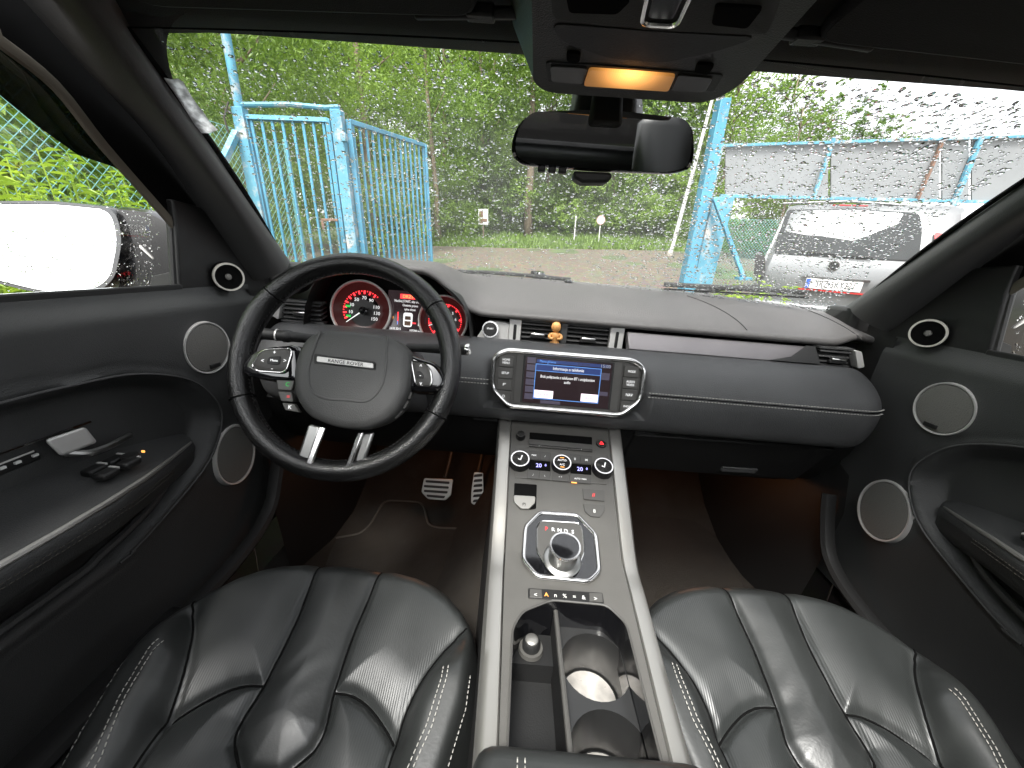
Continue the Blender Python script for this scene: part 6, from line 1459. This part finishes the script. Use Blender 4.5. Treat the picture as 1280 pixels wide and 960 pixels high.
# ---- tall weeds between the car and the wire fence
r = random.Random(9); b = MB()
for i in range(520):
    y = r.uniform(.2, 3.6); x = r.uniform(-2.5, -1.75)+.06*y; h = r.uniform(1.15, 1.72)*(1-.30*sst(1.9, 3.2, y)); p = V((x, y, GZ-.05)); q = p+V((r.gauss(0, .08), r.gauss(0, .08), h)); b.tube([p, p.lerp(q, .5)+V((.02, .01, 0)), q], [.006, .005, .003], 4)
    for k in range(40):
        f = 1-.75*r.random()**1.4; c = p.lerp(q, f); a = r.random()*6.3; d = V((math.cos(a), math.sin(a), r.uniform(-.1, .55))).normalized(); L = r.uniform(.05, .12)*(1.1-.35*f); sd_ = d.cross(V((0, 0, 1))).normalized()*L*.10
        m_ = c+d*L*.5; e = c+d*L-V((0, 0, L*.3)); b.add([c, m_+sd_, e, m_-sd_], [(0, 1, 2), (0, 2, 3)])
for i in range(46):
    x = r.gauss(1.95, .22); y = r.uniform(2.9, 3.6); h = r.uniform(.75, 1.12); p = V((x, y, GZ-.05)); q = p+V((r.gauss(0, .06), r.gauss(0, .06), h)); b.tube([p, p.lerp(q, .5), q], [.005, .004, .002], 4)
    for k in range(26):
        f = r.uniform(.35, 1.0); c = p.lerp(q, f); a = r.random()*6.3; d = V((math.cos(a), math.sin(a), r.uniform(0, .6))).normalized(); L = r.uniform(.05, .12); sd_ = d.cross(V((0, 0, 1))).normalized()*L*.14
        m_ = c+d*L*.5; e = c+d*L-V((0, 0, L*.3)); b.add([c, m_+sd_, e, m_-sd_], [(0, 1, 2), (0, 2, 3)])
tag(b.build('tall_weeds', M['weed'], angle=0, xf=OUT, smooth=False), 'bright green tall weeds with narrow leaves by the wire fence and the right gate post', 'weeds', kind='stuff')

# ================================================================ parked cars
def carbody(t, prof, hw, m, y0, z0, x0, taper, XF=None):
    XF = XF or VX   # side profile (y,z) swept across the width with tumblehome
    b = MB(); rows = []
    zt = max(z for y, z in prof)
    for f in (-1, -.97, -.9, -.6, 0, .6, .9, .97, 1):
        k = abs(f); rows.append([V((x0+f*hw*(1-taper*max(0, (z-.95))/(zt-.95))*1.0, y0+ (y if k < .95 else y+(.04 if y < 1 else -.04)), z0+z-(.02 if k > .95 else .008 if k > .85 else 0)*(1 if z > .5 else 0))) for y, z in prof])
    b.grid(rows); b.f.append(tuple(range(len(prof)-1, -1, -1))); b.f.append(tuple(len(b.v)-len(prof)+i for i in range(len(prof)))); return b.build('body', m, t, xf=XF, angle=32)
HEAD = R(-35)
def parked(px, y):            # frame of a car whose rear left corner is seen at px, at forward distance y
    p = od(px, 320, y); return Matrix.Translation((p.x, p.y, GZ)) @ Matrix.Rotation(HEAD, 4, 'Z') @ Matrix.Rotation(R(1.5), 4, 'Y')
VL = parked(948, 5.1); VX = OUT @ VL; VI = VX.inverted()
hv = .90; vc = hv; zg = 0; YV = 0
def vhit(px, py, off=None):
    o_ = VI @ CAM; d = VI.to_3x3() @ ray(px, py); y = 0
    for _ in range(4):
        p = o_+d*((y-o_.y)/d.y)
        if off is None: break
        y = off(p.z)
    return p
Zp = lambda py, px=1060: vhit(px, py).z
zr = Zp(252)
vn = thing('silver_van', 'silver family van parked with its rear window and number plate facing the car', 'van', (vc, 2, 0), None, VX)
prof = [(.06, .32), (.02, .55), (0, .85), (.0, Zp(338)), (.05, Zp(328)), (.20, Zp(265)), (.28, zr-.03), (.40, zr), (1.4, zr+.03), (2.6, zr-.02), (3.2, 1.12), (4.0, .95), (4.15, .6), (4.1, .3)]
carbody(vn, prof, hv, M['vansilver'], 0, 0, vc, .16)
def rear(px, py, k=.0):      # point on the rear face of the van, van frame
    f = lambda z: interp([(.85, 0), (Zp(338), 0), (Zp(328), .05), (Zp(265), .20), (zr, .34)], z)-.012-k
    return vhit(px, py, f)
def rplate(nm, q, m, k=0, th=.01, par=vn, rr=.03, n=4):
    P_ = rounded([rear(x, y, k) for x, y in q], rr, n); b = MB(); b.grid([P_, [p+V((0, th+.03, 0)) for p in P_]], closed=True); b.add(P_, [tuple(range(len(P_)))]); return b.build(nm, m, par, xf=VX, angle=40)
wn = rplate('rear_window', [(984, 262), (1060, 261), (1150, 266), (1153, 290), (1148, 326), (1060, 322), (968, 316), (968, 308)], M['vanglass'], .004, rr=.05)
b = MB(); b.tube([rear(978, 254, .03)+V((0, .06, 0)), rear(1060, 251, .03)+V((0, .06, 0)), rear(1162, 258, .03)+V((0, .06, 0))], .022, 8, flat=.6); b.build('roof_spoiler', M['vansilver'], vn, xf=VX)
b = MB(); b.tube([rear(1040, 256.5, .05), rear(1085, 257.5, .05)], .008, 6); b.build('brake_lamp', M['redlens'], vn, xf=VX)
b = MB(); b.tube([rear(1092, 322, .025), rear(1045, 318, .03), rear(1000, 314, .02)], .008, 6); b.build('rear_wiper', M['rubber'], vn, xf=VX)
for q, nm in (([(944, 318), (956, 318), (957, 345), (942, 347)], 'tail_lamp'), ([(1168, 290), (1186, 294), (1190, 350), (1170, 348)], 'tail_lamp')): rplate(nm, q, M['redlens'] if q[0][0] > 1000 else M['darkplastic'], .01)
c = rear(1042, 332.5, .012); b = MB(); b.ringlathe([(.046, 0), (.046, .008), (.056, .008), (.056, 0)], c, (0, -1, 0), 32); em = b.build('round_emblem', M['chrome'], vn, xf=VX)
b = MB()
for pts in ([(-.022, .04), (-.010, .008), (0, .030), (.010, .008), (.022, .04)], [(-.040, .020), (-.018, -.040), (0, .0), (.018, -.040), (.040, .020)]): b.tube([c+V((x, -.005, z)) for x, z in pts], .0042, 6)
b.build('emblem_letters', M['chrome'], em, xf=VX)
b = MB(); b.lathe([(.046, 0), (.046, .003), (0, .003)], c, (0, -1, 0), 24); b.build('emblem_ground', M['vanglass'], em, xf=VX)
ed_ = V((1, 0, 0))
pc_ = rear(1041, 356.5, .02); b = MB(); hx, hz = .262, .057; upv = V((0, 0, 1))
pe = lambda x, z, k=0: pc_+ed_*x+upv*z+V((0, -k, 0))
b.prism([pe(-hx, -hz), pe(hx, -hz), pe(hx, hz), pe(-hx, hz)], (0, .015, 0)); npl = b.build('number_plate', M['plate'], vn, xf=VX, bevel=.004)
b = MB(); b.prism([pe(-hx+.004, -hz+.004, .002), pe(-hx+.045, -hz+.004, .002), pe(-hx+.045, hz-.004, .002), pe(-hx+.004, hz-.004, .002)], (0, .003, 0)); b.build('blue_band', M['plateblue'], npl, xf=VX)
text('SRZ 5KY221', .108, pe(.022, 0, .003), ed_, upv, M['ink'], npl, xf=VX, sx=.66)
text('PL', .035, pe(-hx+.024, -.03, .004), ed_, upv, M['plate'], npl, xf=VX)
b = MB(); b.prism([pe(-hx-.06, -hz-.006, -.005), pe(hx+.06, -hz-.006, -.005), pe(hx+.05, -hz-.024, -.005), pe(-hx-.05, -hz-.024, -.005)], (0, .03, 0)); b.build('reflector_strip', M['redlens'], vn, xf=VX)
b = MB(); b.prism([pe(-hx-.06, hz+.004, -.012), pe(hx+.06, hz+.004, -.012), pe(hx+.05, hz+.03, .012), pe(-hx-.05, hz+.03, .012)], (0, .03, 0)); b.build('plate_lamp_strip', M['vansilver'], vn, xf=VX, bevel=.006)
b = MB(); b.box((vc, -.02, .48), (1.74, .16, .34)); b.build('bumper', M['vansilver'], vn, xf=VX, bevel=.05, seg=3)
for s in (-1, 1):
    q = [V((vc+s*(hv*(1-.16*max(0, z-.95)/(zr-.95))+.004), YV+y, zg+z)) for y, z in ((.55, Zp(322)), (2.75, Zp(322)), (2.45, zr-.12), (.6, zr-.12))]
    b = MB(); b.prism(q, (-s*.01, 0, 0)); b.build('side_window', M['vanglass'], vn, xf=VX)
    for y in (.75, 3.35):
        b = MB(); b.lathe([(.32, -.11), (.34, -.08), (.34, .08), (.32, .11), (.2, .1), (.2, -.1)], (vc+s*.80, YV+y, zg+.34), (1, 0, 0), 24); wl = b.build('wheel', M['tyre'], vn, xf=VX)
        b = MB(); b.lathe([(.21, -.10), (.21, .10), (.05, .115), (0, .115)], (vc+s*.80, YV+y, zg+.34), (s, 0, 0), 20); b.build('rim', M['alu'], wl, xf=VX)
# red car beyond the passenger window
RX = OUT @ parked(1246, 2.6); rx = .86; rz_ = 1.42
rc_ = thing('red_car', 'red parked car half hidden beyond the passenger side mirror', 'car', (rx, 2, 0), None, RX)
prof = [(.05, .3), (0, .6), (0, .9), (.10, rz_-.08), (.22, rz_), (1.2, rz_+.12), (2.0, rz_+.08), (2.6, .98), (3.5, .82), (3.65, .5), (3.6, .28)]
carbody(rc_, prof, .86, M['redpaint'], 0, 0, rx, .15, RX)
for s in (-1, 1):
    q = [V((rx+s*(.862*(1-.15*max(0, z-.95)/.4)), y, z)) for y, z in ((.35, .98), (2.35, .98), (1.9, rz_), (.5, rz_-.03))]
    b = MB(); b.prism(q, (-s*.01, 0, 0)); b.build('side_window', M['vanglass'], rc_, xf=RX)
    for y in (.65, 2.95):
        b = MB(); b.lathe([(.30, -.1), (.31, -.07), (.31, .07), (.30, .1), (.18, .09), (.18, -.09)], (rx+s*.78, y, .31), (1, 0, 0), 24); wl = b.build('wheel', M['tyre'], rc_, xf=RX)
        b = MB(); b.lathe([(.19, -.09), (.19, .09), (0, .1)], (rx+s*.78, y, .31), (s, 0, 0), 20); b.build('rim', M['alu'], wl, xf=RX)
b = MB(); b.prism([V((rx+x, .01+y, z)) for x, y, z in ((-.62, .0, .98), (.62, .0, .98), (.55, .12, rz_-.03), (-.55, .12, rz_-.03))], (0, -.02, .0)); b.build('rear_window', M['vanglass'], rc_, xf=RX)
